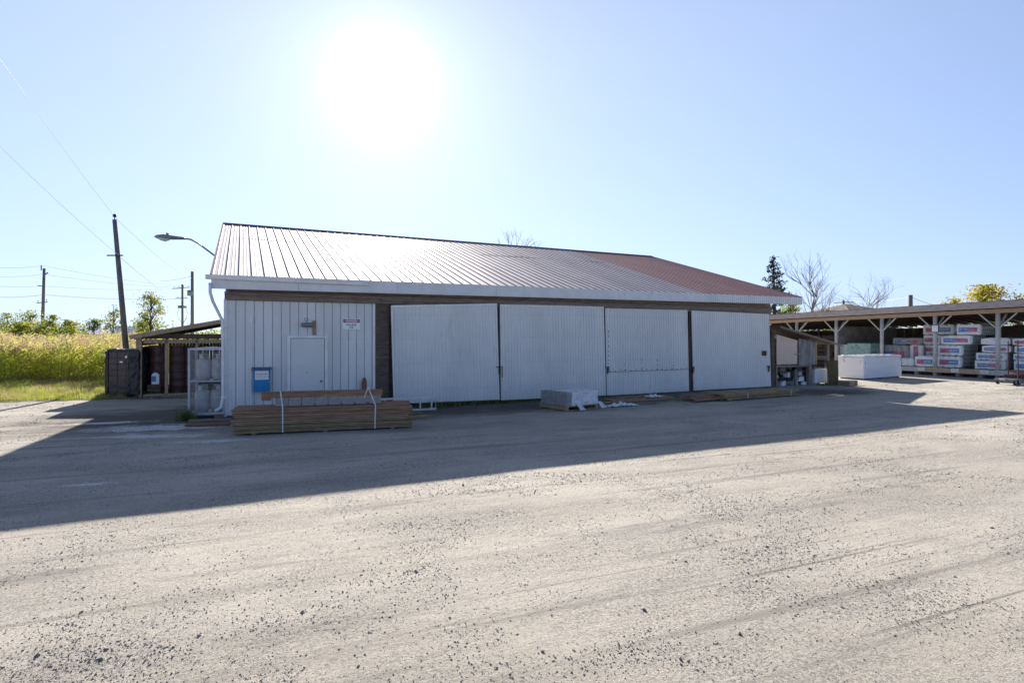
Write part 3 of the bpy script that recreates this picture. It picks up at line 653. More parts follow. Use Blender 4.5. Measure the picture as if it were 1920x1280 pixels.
mesh('shelf', MB().box(.02, cw-.02, .02, cdp, .93, .965), M_cage, cage); mesh('floor_panel', MB().box(.02, cw-.02, .02, cdp, .125, .14), M_cage, cage)
ms = MB()
for k in range(1, 16): x = t_+(cw-2*t_)*k/16; ms.box(x-.0025, x+.0025, .012, .016, .13, chh-.05)
for k in range(1, 33): z = .13+(chh-.18)*k/33; ms.box(t_, cw-t_, .017, .021, z-.0025, z+.0025)
mesh('front_mesh', ms, M_grey, cage)
ms = MB()
for k in range(1, 11): y = t_+(cdp-2*t_)*k/11; ms.box(cw-.03, cw-.026, y-.0025, y+.0025, .13, chh-.05).box(.026, .03, y-.0025, y+.0025, .13, chh-.05)
for k in range(1, 33): z = .13+(chh-.18)*k/33; ms.box(cw-.025, cw-.021, t_, cdp-t_, z-.0025, z+.0025).box(.021, .025, t_, cdp-t_, z-.0025, z+.0025)
mesh('side_mesh', ms, M_grey, cage)
proto = thing('gas_cylinder', '', 'gas cylinder', (0, 0, 0), 0, 'gas cylinders in the cage')
mesh('tank', MB().lathe([(.14, 0), (.14, .04), (.155, .05), (.175, .1), (.18, .14), (.18, .32), (.184, .33), (.18, .34), (.18, .47), (.165, .52), (.12, .56), (.05, .575)], n=20), M_tank, proto, smooth=True)
cl = MB(); n = 20
for j in range(n):
    if j in (3, 4, 5, 13, 14, 15): continue
    a0, a1 = 2*math.pi*j/n-2.2, 2*math.pi*(j+1)/n-2.2
    for r in (.115,): cl.add([(r*math.cos(a0), r*math.sin(a0), .545), (r*math.cos(a1), r*math.sin(a1), .545), (r*math.cos(a1), r*math.sin(a1), .68), (r*math.cos(a0), r*math.sin(a0), .68)], [(0, 1, 2, 3)])
cl.tube([(.115*math.cos(t), .115*math.sin(t), .685) for t in np.linspace(0, 2*math.pi, 21)], .01, 6)
mesh('collar', cl, M_tank, proto, smooth=True); mesh('valve', MB().lathe([(.03, .57), (.03, .61), (.018, .62), (.018, .65), (.03, .655), (.03, .67)], n=10), M_alu, proto, smooth=True)
for k, (x, z, lb_) in enumerate(((.3, .967, 'upper left gas cylinder on the cage shelf'), (.655, .967, 'upper right gas cylinder on the cage shelf'), (.26, .142, 'lower left gas cylinder on the cage floor'), (.64, .142, 'lower right gas cylinder on the cage floor'))):
    o = proto if k == 0 else copy_tree(proto); o.location = cg.glo(x, .3, z); o.rotation_euler.z = k*1.7; o['label'] = lb_
# wrapped pallet of bricks
def pallet(t, w, d, h=.13, m=M_tan):
    p = MB()
    for k in range(7): y = k*(d-.09)/6; p.box(0, w, y, y+.09, h-.02, h)
    for x in (0, w/2-.045, w-.09): p.box(x, x+.09, .004, d-.004, .02, h-.0205)
    for y in (0, d/2-.05, d-.1): p.box(0, w, y, y+.1, 0, .0195)
    mesh('pallet', p, m, t)
pa, pb = gd(1062, 771), gd(1121, 765)
pf, pL = frame_between(pa, pb); pL = 1.22
wp = thing('wrapped_pallet', 'low pallet of paving slabs in torn white film in front of the second sliding door', 'pallet', (pa.x, pa.y, 0), pf.a)
pallet(wp, pL, 1.22)
def crumple(mb, x0, x1, y0, y1, z0, z1, amp, n=10, seed=0, top=True, mi=0):
    def dsp(p, nrm): v = noise.noise((p[0]*5+seed, p[1]*5, p[2]*6))*amp+noise.noise((p[0]*13+seed, p[1]*13, p[2]*15))*amp*.5; return Vector(p)+Vector(nrm)*v
    def grid(o, u, v, nrm, nu, nv):
        vs = [dsp(Vector(o)+Vector(u)*i/nu+Vector(v)*j/nv, nrm if 0 < i < nu and 0 < j < nv else (0, 0, 0)) for j in range(nv+1) for i in range(nu+1)]
        mb.add(vs, [(j*(nu+1)+i, j*(nu+1)+i+1, (j+1)*(nu+1)+i+1, (j+1)*(nu+1)+i) for j in range(nv) for i in range(nu)], mi)
    X, Y, Z = x1-x0, y1-y0, z1-z0
    grid((x0, y0, z0), (X, 0, 0), (0, 0, Z), (0, -1, 0), n, n); grid((x1, y0, z0), (0, Y, 0), (0, 0, Z), (1, 0, 0), n, n)
    grid((x1, y1, z0), (-X, 0, 0), (0, 0, Z), (0, 1, 0), n, n); grid((x0, y1, z0), (0, -Y, 0), (0, 0, Z), (-1, 0, 0), n, n)
    if top: grid((x0, y0, z1), (X, 0, 0), (0, Y, 0), (0, 0, 1), n, n)
sl_ = MB()
for k in range(5): sl_.box(.03+.008*(k % 2), pL-.03, .03, 1.19, .132+k*.075, .132+k*.075+.072)
mesh('slab_stack', sl_, M_conc, wp)
cr = MB(); crumple(cr, .22, pL+.0, -.0, .9, .135, .53, .03, 18, 3); mesh('plastic_film', cr, M_film, wp)
tl = MB()
for (x, y) in ((.35, -.02), (1.25, .05)):
    for k in range(3): tl.add([(x+k*.03, y, .2), (x+k*.03+.07, y-.02, .19), (x+.12+k*.06, y-.16, .02), (x+.04+k*.05, y-.14, .015)], [(0, 3, 2, 1)])
mesh('film_tail', tl, M_film, wp)
# loose boards and plastic right of the pallet
R = random.Random(9)
for k, (ax, ay, bx_, by, m, w, z) in enumerate(((1120, 757, 1268, 747.5, M_tan, .16, 0), (1150, 752, 1262, 744.5, M_tan, .5, 0), (1156, 750, 1240, 744.5, M_brown, .3, .04), (1178, 759, 1282, 752, M_oldwood, .1, 0), (1230, 757, 1286, 748.5, M_oldwood, .09, 0))):
    plank('plank', ('tan board nearest the torn pallet, in the flat scatter before the third sliding door', 'wide pale board at the back of the flat scatter before the third sliding door', 'brown board on top of the wide pale one before the third sliding door', 'front grey strip of the flat scatter before the third sliding door', 'short grey strip at the right end of the flat scatter before the third sliding door')[k], gd(ax, ay), gd(bx_, by), w, .035, m, z)
def sheet(name, label, px, py, sx, sy, amp, seed, z=.03):
    g = gd(px, py); n = 14; mb = MB()
    vs = [((i/n-.5)*sx, (j/n-.5)*sy, z+abs(noise.noise((i*.45+seed, j*.45, 0)))*amp*(1-abs(i/n-.5)*1.6)) for j in range(n+1) for i in range(n+1)]
    mb.add(vs, [(j*(n+1)+i, j*(n+1)+i+1, (j+1)*(n+1)+i+1, (j+1)*(n+1)+i) for j in range(n) for i in range(n)]); tag(mesh(name, mb, M_film, None, g, .45), label, 'plastic sheet', 'crumpled plastic film')
sheet('plastic_film', 'crumpled clear film on the ground just right of the torn pallet', 1165, 761, 1.1, .35, .22, 1, .01)
sheet('plastic_film', 'small pale film scrap on the scattered boards before the third sliding door', 1226, 747, .55, .35, .25, 5, .06)
# second bundle
A2, B2 = gd(1352, 753), gd(1500, 741.5)
b2, f2, L2, z2 = lumber('lumber_bundle', 'flat strapped bundle of olive boards in front of the rightmost sliding door', A2, B2, .78, [(.05, M_olive, 1), (.05, M_olive, 1), (.05, M_olive, 0), (.045, M_olive, 1)], .45, seed=12, z0=.035)
for px in (1402, 1483): x = f2.on(px, 740, 0).x; strap(b2, x, x, .8, z2)
ex = MB(); R = random.Random(4)
for k in range(5): y = .2+k*.14; ex.box(-1.0+R.random()*.5, .6, y, y+.13, .05+.05*(k % 3), .095+.05*(k % 3))
mesh('short_board', ex, M_brown, b2, bevel=.004)

# ---------------------------------------------------------------- left lean-to, drums, wrapped load
q = MAIN.loc(gd(260, 744)); LY = q.y; LX = q.x
le = thing('lean_to_shed', 'open fronted wooden lean-to shed on the left end of the warehouse', 'shed', MAIN.glo(0, LY, 0), YAW)
def lx(px): return MAIN.on(px, 690, LY).x
def lz(px, py): return MAIN.on(px, py, LY).z
M_sh = wood('tan_shed_lumber', (.50, .37, .25), (.36, .26, .17), c3=(.25, .19, .13), sx=(6, 6, 1))
x0 = lx(257); zr0, zr1 = lz(246, 630), lz(414, 597)
ps = []
for px, w in ((260, .17), (312, .1), (369, .09)):
    xc = lx(px); z1 = lz(px, 637); mesh('post', MB().box(xc-w/2, xc+w/2, 0, w, 0, z1 if w < .15 else z1+.08), M_sh, le)
mesh('lintel', MB().box(x0+.18, -.05, .0, .05, lz(300, 642)-.03, lz(300, 636)), M_sh, le)
mesh('header_board', MB().box(x0+.1, -.05, .06, .1, lz(300, 636)+.02, lz(300, 628)+.04), M_dwood, le)
mesh('sill', MB().box(x0+.18, -.05, .0, .09, .01, .08), M_sh, le)
DL = 5.5; xe = lx(246)
rf = MB(); z_a, z_b = lz(246, 632.5), lz(414, 600.5)
for (ya, yb_, th, off) in ((-.28, DL, .035, .075),):
    rf.add([(xe, ya, z_a+off), (-.06, ya, z_b+off), (-.06, yb_, z_b+off), (xe, yb_, z_a+off), (xe, ya, z_a+off-th), (-.06, ya, z_b+off-th), (-.06, yb_, z_b+off-th), (xe, yb_, z_a+off-th)], [(0, 1, 2, 3), (7, 6, 5, 4), (0, 4, 5, 1), (1, 5, 6, 2), (2, 6, 7, 3), (3, 7, 4, 0)])
mesh('roof', rf, M_oldwood, le)
mesh('roof_edge_board', MB().bar((xe-.01, -.3, z_a), (-.06, -.3, z_b), .04, .15), M_sh, le)
for k in range(5): y = .15+k*1.25; mesh('rafter', MB().bar((xe+.05, y, z_a-.03), (-.08, y, z_b-.03), .045, .11), M_dwood, le)
bw = MB(); 
for k in range(22): x = x0+k*(-x0)/22; bw.box(x+.002, x-x0/22-.006, DL-.06, DL-.035+.005*(k % 2), 0, 1.98+.02*(k % 3))
mesh('rear_boarding', bw, M_dwood, le)
lw = MB(); R = random.Random(2)
for k in range(9):
    z = .02+k*.22
    lw.box(x0-.0, x0+.025, .35, DL-.1, z, z+.17)
mesh('slatted_side_wall', lw, M_dwood, le)
# drums
dp = thing('steel_drum', '', 'drum', (0, 0, 0), 0, 'brown drums stacked in the lean-to')
mesh('drum_body', MB().lathe([(.285, 0), (.292, .01), (.285, .03), (.285, .28), (.295, .295), (.285, .31), (.285, .56), (.295, .575), (.285, .59), (.285, .84), (.292, .86), (.292, .88), (.27, .88), (.27, .865)], n=20), M_drum, dp, smooth=True)
mesh('drum_rim', MB().lathe([(.293, .862), (.299, .87), (.293, .88), (.287, .88)], n=20), M_grey, dp, smooth=True)
dn = 0; cols = [(lx(292), .75), (lx(330)+.02, .75), (lx(352)+.1, .75)]
cn = ['left', 'middle', 'right']
for c_, (x, y) in enumerate(cols):
    for lv in range(2):
        o = dp if dn == 0 else copy_tree(dp); dn += 1; o.location = MAIN.glo(x, LY+y, .02+lv*.885)
        o['label'] = ('upper' if lv else 'lower')+' brown steel drum of the '+cn[c_]+' stack in the lean-to'
jx = lx(289); cr_ = thing('crate', 'dark wooden crate under the white jug in the lean-to', 'crate', MAIN.glo(jx-.03, LY+.32, 0), YAW)
k_ = MB()
for z in (.02, .15, .28): k_.box(-.2, .2, -.14, -.12, z, z+.1).box(-.2, .2, .1, .12, z, z+.1).box(-.2, -.18, -.12, .1, z, z+.1).box(.18, .2, -.12, .1, z, z+.1)
mesh('slats', k_, M_dwood, cr_); mesh('crate_top', MB().box(-.2, .2, -.14, .12, .385, .4), M_dwood, cr_)
jg = thing('jug', 'white plastic jug with a blue label on the crate in the lean-to', 'jug', MAIN.glo(jx, LY+.3, .402), YAW)
mesh('jug_body', MB().prism([(-.11, 0), (.12, 0), (.13, .05), (.13, .32), (.09, .4), (-.02, .42), (-.09, .38), (-.11, .3)], -.09, .09), M_white, jg, bevel=.02)
mesh('jug_label', MB().box(-.1, .03, -.096, -.0915, .1, .3), M_bblue, jg); mesh('cap', MB().lathe([(.03, .415), (.03, .45)], (-.03, 0, 0), n=10), M_bblue, jg)
# black wrapped load
ga = gd(199, 745); gb = gd(236, 744.5)
wl = thing('wrapped_load', 'tall load of brown blocks in black stretch film left of the lean-to', 'pallet load', (ga.x, ga.y, 0), .12)
ww, hh = 1.02, 1.62
pallet(wl, ww, .95, m=M_dwood)
bk = MB()
for r in range(7):
    z = .14+r*.205
    for c_ in range(3): bk.box(.09+c_*.28, .09+c_*.28+.272, -.012, .5, z, z+.198)
mesh('block_stack', bk, M_brick, wl, bevel=.01)
fw = MB(); crumple(fw, -.03, .07, -.02, .95, .1, hh-.02, .02, 14, 7); crumple(fw, .72, ww+.04, -.035, .97, .1, hh-.02, .05, 16, 9); crumple(fw, .02, ww, .02, .93, .3, hh+.04, .05, 12, 4)
fw.add([(0.05, -.03, .42), (ww, -.03, .14), (ww, -.03, .22), (.05, -.03, .52)], [(0, 1, 2, 3)])
mesh('stretch_film', fw, M_wrap, wl)
lb2 = MB(); lb2.box(.64, .71, -.07, -.065, 1.36, 1.44).box(.45, .55, -.035, -.03, 1.2, 1.25).box(-.04, -.0, -.035, -.03, 1.4, 1.5); mesh('paper_label', lb2, M_white, wl)
# lamp on a bracket arm from the gable
ly_ = 5.6
pts = [MAIN.on(345, 447, ly_), MAIN.on(358, 449, ly_), MAIN.on(372, 456.5, ly_), MAIN.on(402, 479, ly_)]
pe = pts[-1]+(pts[-1]-pts[-2]).normalized()*((-pts[-1].x)/((pts[-1]-pts[-2]).normalized().x))
g = MAIN.glo(0, ly_, pe.z)
sp = thing('street_lamp', 'grey cobra head street lamp on a curved arm fixed to the left gable', 'street lamp', g, YAW)
rel = [Vector((p.x, 0, p.z-pe.z)) for p in pts+[pe]]
mesh('arm', MB().tube(rel, .03, 8), M_grey, sp, smooth=True); mesh('wall_bracket', MB().box(-.03, -.002, -.06, .06, -.12, .12), M_grey, sp)
hp = MAIN.on(308, 448, ly_); hx = hp.x; hz = rel[0].z; L1 = rel[0].x+.03; L0 = MAIN.on(289.5, 447, ly_).x; hl = L1-L0
def hull(sec, n=12):
    mb = MB(); vs = []
    for x, cz, ry, rz in sec: vs += [(x, ry*math.cos(2*math.pi*j/n), cz+rz*math.sin(2*math.pi*j/n)) for j in range(n)]
    mb.add(vs, [(i*n+j, i*n+(j+1) % n, (i+1)*n+(j+1) % n, (i+1)*n+j) for i in range(len(sec)-1) for j in range(n)]+[tuple(range(n))[::-1], tuple((len(sec)-1)*n+j for j in range(n))]); return mb
mesh('lamp_head', hull([(L0, hz, .03, .02), (L0+.08*hl, hz+.0, .12, .06), (L0+.3*hl, hz+.01, .17, .085), (L0+.6*hl, hz+.0, .13, .07), (L0+.9*hl, hz, .07, .05), (L1, hz, .045, .045)]), M_grey, sp, smooth=True)
mesh('lens', hull([(L0+.1*hl, hz-.03, .06, .03), (L0+.2*hl, hz-.06, .12, .06), (L0+.35*hl, hz-.075, .13, .075), (L0+.5*hl, hz-.05, .1, .04)]), M_glass, sp, smooth=True)
mesh('photocell', MB().lathe([(.04, hz+.07), (.04, hz+.15), (.03, hz+.16)], (L0+.42*hl, 0, 0), n=10), M_grey, sp)

# ---------------------------------------------------------------- utility poles and wires
def upole(name, label, px, py_top, Y, r0, r1, lean=(0, 0), arms=(), extra=None):
    top = at(px, py_top, Y); t = thing(name, label, 'utility pole', (top.x-lean[0], top.y, 0), 0)
    mesh('shaft', MB().tube([(0, 0, 0), (lean[0]*.5, lean[1]*.5, top.z*.5), (lean[0], lean[1], top.z)], [r0, (r0+r1)/2, r1], 10), M_pole, t, smooth=True)
    for py, l, r, tilt, pins in arms:
        z = at(px, py, Y).z; a = Vector((-l+lean[0], -.1, z-tilt)); b = Vector((r+lean[0], -.1, z+tilt)); c_ = mesh('crossarm', MB().bar(a, b, .1, .11), M_pole, t)
        pn = MB()
        for k in range(pins):
            p = a.lerp(b, (k+.3)/(pins-.4 if pins > 1 else 1)); pn.lathe([(.02, .05), (.02, .2), (.07, .22), (.07, .34), (.03, .36)], p, n=6)
        if pins: mesh('insulator', pn, M_grey, t)
    return t, top
t, PT = upole('utility_pole', 'weathered leaning utility pole behind the black wrapped load', 215, 412, 23.5, .125, .085, (-.62, 0))
mb = MB(); mb.lathe([(.02, 0), (.02, .1), (.07, .12), (.07, .2), (.03, .24)], (-.62, 0, PT.z), n=8); mesh('insulator', mb, M_black, t)
mb = MB(); z = at(220, 479, 23.4).z; mb.bar((-.85, -.12, z), (-.2, -.12, z-.0), .05, .05); mesh('bracket', mb, M_black, t)
t, P1 = upole('utility_pole', 'distant utility pole with one low crossarm rising above the reed field at the left', 83, 503, 78, .22, .17, (.35, 0), ((567, .95, .55, .08, 3),))
mb = MB(); z = P1.z; mb.bar((.1, -.2, z-.3), (.1, -.2, z+.4), .1, .1); mb.bar((.3, -.1, z-1.0), (.95, -.1, z-.6), .1, .14); mb.bar((-.45, -.1, z-2.4), (.3, -.1, z-2.5), .16, .12); mesh('bracket', mb, M_pole, t)
t, P2 = upole('utility_pole', 'distant utility pole with two crossarms and looping cables above the lean-to roof', 342, 533, 95, .2, .16, (0, 0), ((540, 1.6, 1.3, .12, 4), (559, 1.1, 1.0, -.0, 2)))
mb = MB(); z = at(342, 576, 95).z; mb.box(-.62, -.2, -.3, .2, z-.15, z+.3).box(.2, .6, -.3, .2, z-.12, z+.25); mesh('switch_box', mb, M_grey, t)
mb = MB()
for s_ in (-1, 1): mb.tube([(s_*.5, 0, z), (s_*.85, 0, z-.9), (s_*.7, 0, z-1.9), (s_*.15, 0, z-2.5)], .025, 5)
mesh('cable_loop', mb, M_black, t)
t, P3 = upole('utility_pole', 'bare topped distant utility pole carrying a single transformer can', 360.5, 509, 84, .26, .2)
mb = MB(); mb.lathe([(.3, 0), (.36, .06), (.36, .75), (.28, .85)], (-.1, -.45, at(0, 555, 84).z), n=12); mesh('transformer', mb, M_grey, t, smooth=True)
t, P4 = upole('utility_pole', 'thin distant pole top with a short crossarm behind the house roof at the right', 1581.5, 562, 110, .25, .2, (0, 0), ((567, 2, 2, .1, 0),))
t, P5 = upole('utility_pole', 'short pole top rising above the right open shed roof', 1707, 553, 75, .3, .26)
M_wire = mat('wire', (.42, .42, .44), (.38, .38, .4), 1, .6, 0)
def wire(label, pts, r, sag=0):
    P = [Vector(p) for p in pts]; out = []
    for a, b in zip(P[:-1], P[1:]):
        for k in range(12):
            u = k/12; v = a.lerp(b, u); v.z -= sag*4*u*(1-u); out.append(v)
    out.append(P[-1]); base = out[0].copy(); o = mesh('power_line', MB().tube([p-base for p in out], r, 4), M_wire, None, base); tag(o, label, 'power line', 'overhead wires')
wire('top wire rising up left from the leaning pole out of the picture', [at(214, 405, 23.5), at(-60, 25, 12)], .006, .1)
wire('wire running from the leaning pole top down towards the transformer pole', [at(214, 406, 23.5), P3+Vector((0, 0, -1))], .012, .5)
wire('lower wire rising up left from the bracket of the leaning pole', [at(222, 478, 23.3), at(-60, 215, 12)], .006, .1)
wire('lower wire running right from the bracket of the leaning pole', [at(222, 479, 23.3), at(345, 562, 84)], .012, .5)
for k, (pa, pm, pb) in enumerate((((-60, 497), (82, 498), (340, 536)), ((-60, 514), (82, 514), (340, 539)), ((-60, 529), (80, 536), (338, 541)), ((-60, 553), (80, 553), (340, 560)), ((-60, 551), (86, 552), (345, 559)))):
    wire(('topmost', 'second highest', 'middle', 'lowest', 'second lowest')[k]+' wire between the distant pole above the reeds and the two-arm pole', [at(*pa, 74), at(*pm, 78), at(*pb, 95)], .018, .35)
wire('wire linking the two distant poles beside the street lamp', [at(300, 527, 95), P3+Vector((0, 0, -.6))], .025, .2)
wire('wire between the two pole tops behind the right open shed', [P4, P5+Vector((0, 0, -.2)), at(1800, 575, 80)], .03, .5)

# ---------------------------------------------------------------- right hand lean-to rack
q0 = MAIN.loc(gd(1447, 725)); rk_ = thing('storage_rack', 'ramshackle timber storage rack with boarded doors at the right end of the warehouse', 'rack', MAIN.glo(LEN, 0, 0), YAW)
def rx(px, y=0): return MAIN.on(px, 690, y).x-LEN
def rz_(px, py, y=0): return MAIN.on(px, py, y).z
def rbox(mb, px0, px1, py0, py1, y0, y1, yr=0): mb.box(rx(px0, yr), rx(px1, yr), y0, y1, max(0, rz_((px0+px1)/2, py1, yr)), rz_((px0+px1)/2, py0, yr)); return mb
mesh('post', rbox(MB(), 1446, 1452, 618, 726, -.02, .12), M_dwood, rk_)
mesh('post', rbox(MB(), 1516, 1522, 634, 724, -.02, .1), M_oldwood, rk_); mesh('post', rbox(MB(), 1550, 1554.5, 645, 724, -.02, .1), M_oldwood, rk_)
mesh('post', rbox(MB(), 1453.5, 1456, 682, 725, -.05, .02), M_oldwood, rk_); mesh('post', rbox(MB(), 1489.5, 1492.5, 693, 725, -.05, .03), M_oldwood, rk_)
r0, r1 = MAIN.on(1450, 611, -.1), MAIN.on(1562, 645, -.1)
mb = MB(); mb.bar((r0.x-LEN-.03, .7, r0.z), (r1.x-LEN, .7, r1.z), 2.2, .03, up=(0, 0, 1)); mesh('roof', mb, M_dwood, rk_)
mb = MB()
for dz, dx in ((-.0, 0), (-.07, .25), (-.12, .5)): mb.bar((r0.x-LEN+dx*.2, -.43+dx*.1, r0.z-.02+dz*.5), (r1.x-LEN-.2+dx, -.43+dx*.1, r1.z+.03+dz), .03, .05)
mesh('roof_edge_board', mb, M_oldwood, rk_)
z_l, z_r = rz_(1454, 627), rz_(1493, 638); zb_ = rz_(1475, 682.5)
mesh('door_panel', MB().prism([(rx(1454.5), zb_), (rx(1493), zb_), (rx(1493), z_r), (rx(1454.5), z_l)], -.05, -.03), M_osb, rk_, label='pinkish strand board panel on the upper left of the rack')
z_l, z_r = rz_(1494, 634), rz_(1520, 639); zb_ = rz_(1508, 684.5)
o = mesh('door_panel', MB().prism([(rx(1494.5), zb_), (rx(1527), zb_+.03), (rx(1527), rz_(1527, 642)), (rx(1494.5), z_l)], -.09, -.06), M_greyply, rk_, label='grey weathered plywood door in the middle of the rack')
mesh('door_edge', rbox(MB(), 1525.5, 1528, 641, 684, -.1, -.055), M_tan, o); mesh('hasp', rbox(MB(), 1487, 1499, 662.3, 663.6, -.12, -.092), M_grey, o)
mb = MB(); rbox(mb, 1527, 1551, 668, 671, 0, .6); rbox(mb, 1527, 1551, 672.5, 674, -.02, .0); rbox(mb, 1454, 1520, 684, 688, .0, 1.2); mesh('shelf', mb, M_oldwood, rk_)
mb = MB(); mb.box(.0, rx(1553), 1.25, 1.3, 0, 1.9); mb.box(rx(1528), rx(1528)+.03, .05, 1.2, 0, 1.8); mesh('back_panel', mb, M_greyply, rk_)
# scrap on the lower shelves
R = random.Random(21)
for k in range(19):
    px = [1459, 1466, 1473, 1478, 1461, 1470, 1500, 1508, 1512, 1498, 1506, 1464, 1482, 1475, 1514, 1503, 1486, 1462, 1510][k]; z = [.0, .0, .0, .35, .35, .62, .0, .0, .4, .4, .62, .15, .0, .62, .0, .62, .35, .5, .15][k]
    w, d_, h = R.uniform(.2, .36), R.uniform(.2, .4), R.uniform(.1, .26)
    o = mesh('scrap_piece', MB().prism([(-w/2, 0), (w/2, 0), (w/2*.8, h), (-w/2*.6, h*.8)], 0, d_), [M_white, M_oldwood, M_foam, M_black][k % 4], None, MAIN.glo(LEN+rx(px), .1+R.random()*.2, z), YAW+R.uniform(-.5, .5))
    tag(o, 'odd scrap piece heaped on the lower shelves of the rack, half in shadow', 'scrap', 'scrap heaped in the storage rack')
mb = MB()
for z, a, b in ((.33, 1456, 1488), (.6, 1456, 1488), (.38, 1493, 1519), (.6, 1493, 1519)): mb.box(rx(a), rx(b), .08, .9, z, z+.018)
mesh('shelf', mb, M_dwood, rk_, label='dark lower shelf boards loaded with scrap')
pw = MAIN.glo(LEN+rx(1526.5), -.05, .0); o = mesh('foam_board_stack', MB().box(0, rx(1549)-rx(1526.5), 0, .45, .06, .66).box(.05, .45, .1, .3, 0, .058), M_foam, None, pw, YAW, bevel=.01); tag(o, 'small square stack of white foam on the bottom right shelf of the rack', 'foam stack')
p = gd(1556, 722); o = mesh('board', MB().prism([(0, 0), (.42, 0), (.52, 1.08), (-.02, 1.08)], 0, .04), wood('mossy_brown_board', (.12, .085, .03), (.08, .06, .025)), None, p, .15); o.rotation_euler = (-.14, 0, .15); tag(o, 'brown upright board leaning on the white foam right of the rack', 'board')
o = mesh('timber', MB().box(0, .9, 0, .3, 0, .2), M_oldwood, None, gd(1572, 722), .1, bevel=.01); tag(o, 'short grey timber lying before the big white foam stack', 'timber')
o = mesh('timber', MB().box(0, .28, 0, .25, 0, .2), M_tan, None, gd(1593, 724), .3, bevel=.01); tag(o, 'pale wood block at the right end of the grey timber', 'timber')
# big foam stacks
fa_, fb_, fc_ = gd(1620, 712), gd(1690, 707), gd(1578, 709.5)
def fstack(name, label, a, b, d, h, seed=0):
    fr_, L_ = frame_between(a, b); t = thing(name, label, 'foam stack', (a.x, a.y, 0), fr_.a); R = random.Random(seed); mb = MB(); z = .06; 
    while z < h: mb.box(R.uniform(-.012, .012), L_+R.uniform(-.012, .012), R.uniform(-.012, .012), d, z, z+.096); z += .1
    mesh('foam_sheets', mb, M_foam, t, bevel=.006)
    mb = MB(); n = 16
    vs = [((i/n)*(L_+.06)-.03, (j/n)*(d+.06)-.03, z+.01+.05*max(0, noise.noise((i*.6+seed, j*.6, 2)))-(.1 if i in (0, n) or j in (0, n) else 0)) for j in range(n+1) for i in range(n+1)]
    mb.add(vs, [(j*(n+1)+i, j*(n+1)+i+1, (j+1)*(n+1)+i+1, (j+1)*(n+1)+i) for j in range(n) for i in range(n)]); mesh('top_film', mb, M_film, t)
    mb = MB(); [mb.box(x, x+.1, .05, d-.05, 0, .058) for x in (.1, L_/2, L_-.2)]; mesh('bearer', mb, M_oldwood, t)
    mb = MB(); R = random.Random(seed+3)
    for k in range(4): x = R.choice((.06, L_-.2))+R.uniform(0, .1); z_ = h-R.uniform(.05, .5); mb.box(x, x+.02, -.016, -.0135, z_, z_+.12)
    mesh('print_mark', mb, M_bred, t); return t
fstack('foam_board_stack', 'biggest white foam block stack standing in the sunlit yard before the right open shed', fa_, fb_, 1.25, 1.1, 1)
dv = (fc_-fa_); fstack('foam_board_stack', 'left block of the white foam stacks, angled away behind the leaning brown board', fc_, fa_+Vector((-.03, .0, 0)), 1.2, 1.1, 5)

# ---------------------------------------------------------------- right open shed
SF = Frame((19.24, 37.93), YAW-math.pi/2)
SH = lambda x, z: z+.017*(x-5.5)
sh = thing('open_shed', 'long open fronted timber storage shed with braced posts along the right side', 'shed', (19.24, 37.93, 0), SF.a)
XA, XB = -4.5, 17.5; SD = 6.2
M_sp = wood('grey_shed_post', (.60, .60, .56), (.46, .45, .42), sx=(6, 6, 1)); M_sb = wood('tan_shed_beam', (.56, .43, .31), (.42, .31, .22)); M_sf = wood('grey_brown_fascia_board', (.46, .39, .36), (.34, .29, .28), sx=(1, 6, 6))
def shear(mb): mb.v = [(x, y, z+(.017*(x-5.5) if z > 2.3 else 0)) for x, y, z in mb.v]; return mb
def cut(mb, x0, x1, y0, y1, z0, z1, n=1):
    for k in range(n): mb.box(x0+(x1-x0)*k/n, x0+(x1-x0)*(k+1)/n, y0, y1, z0, z1)
PX = [2.8*k for k in range(-1, 7)]
for x in PX:
    o = mesh('post', MB().tube([(x, 0, .0), (x, 0, SH(x, 3.17))], .1, 10), M_sp, sh, smooth=True)
    br = MB()
    for s_ in (-1, 1):
        a = (x+s_*.08, -.02, SH(x, 2.45)); b = (x+s_*.78, -.02, SH(x, 3.16)); br.bar(a, b, .05, .09, up=(0, 1, 0))
    br.bar((x, .08, SH(x, 2.45)), (x, .8, SH(x, 3.13)), .05, .09, up=(1, 0, 0)); mesh('knee_brace', br, M_sp, o)
mb = MB(); 
for k, (a, b) in enumerate(((XA, 2.8), (2.8, 8.4), (8.4, XB))): mb.box(a+.003, b-.003, -.12-.004*(k % 2), .05, 3.17, 3.37)
mesh('front_beam', shear(mb), M_sb, sh)
mb = MB(); cut(mb, XA, XB, -.62, -.58, 3.4, 3.72, 1); mesh('fascia_board', shear(mb), M_sf, sh)
ra = MB(); k = XA+.2
while k < XB: ra.add([(k, -.58, 3.42), (k+.05, -.58, 3.42), (k+.05, -.58, 3.56), (k, -.58, 3.56), (k, SD, 2.74), (k+.05, SD, 2.74), (k+.05, SD, 2.88), (k, SD, 2.88)], [(0, 1, 2, 3), (5, 4, 7, 6), (4, 5, 1, 0), (3, 2, 6, 7), (4, 0, 3, 7), (1, 5, 6, 2)]); k += .6
mesh('rafter', shear(ra), M_dwood, sh)
mb = MB().add([(XA, -.62, 3.725), (XB, -.62, 3.725), (XB, SD+.3, 2.93), (XA, SD+.3, 2.93), (XA, -.62, 3.75), (XB, -.62, 3.75), (XB, SD+.3, 2.96), (XA, SD+.3, 2.96)], [(0, 3, 2, 1), (4, 5, 6, 7), (0, 1, 5, 4), (3, 7, 6, 2), (0, 4, 7, 3), (1, 2, 6, 5)]); mesh('roof', shear(mb), M_oldwood, sh)
bw = MB(); x = XA; R = random.Random(8)
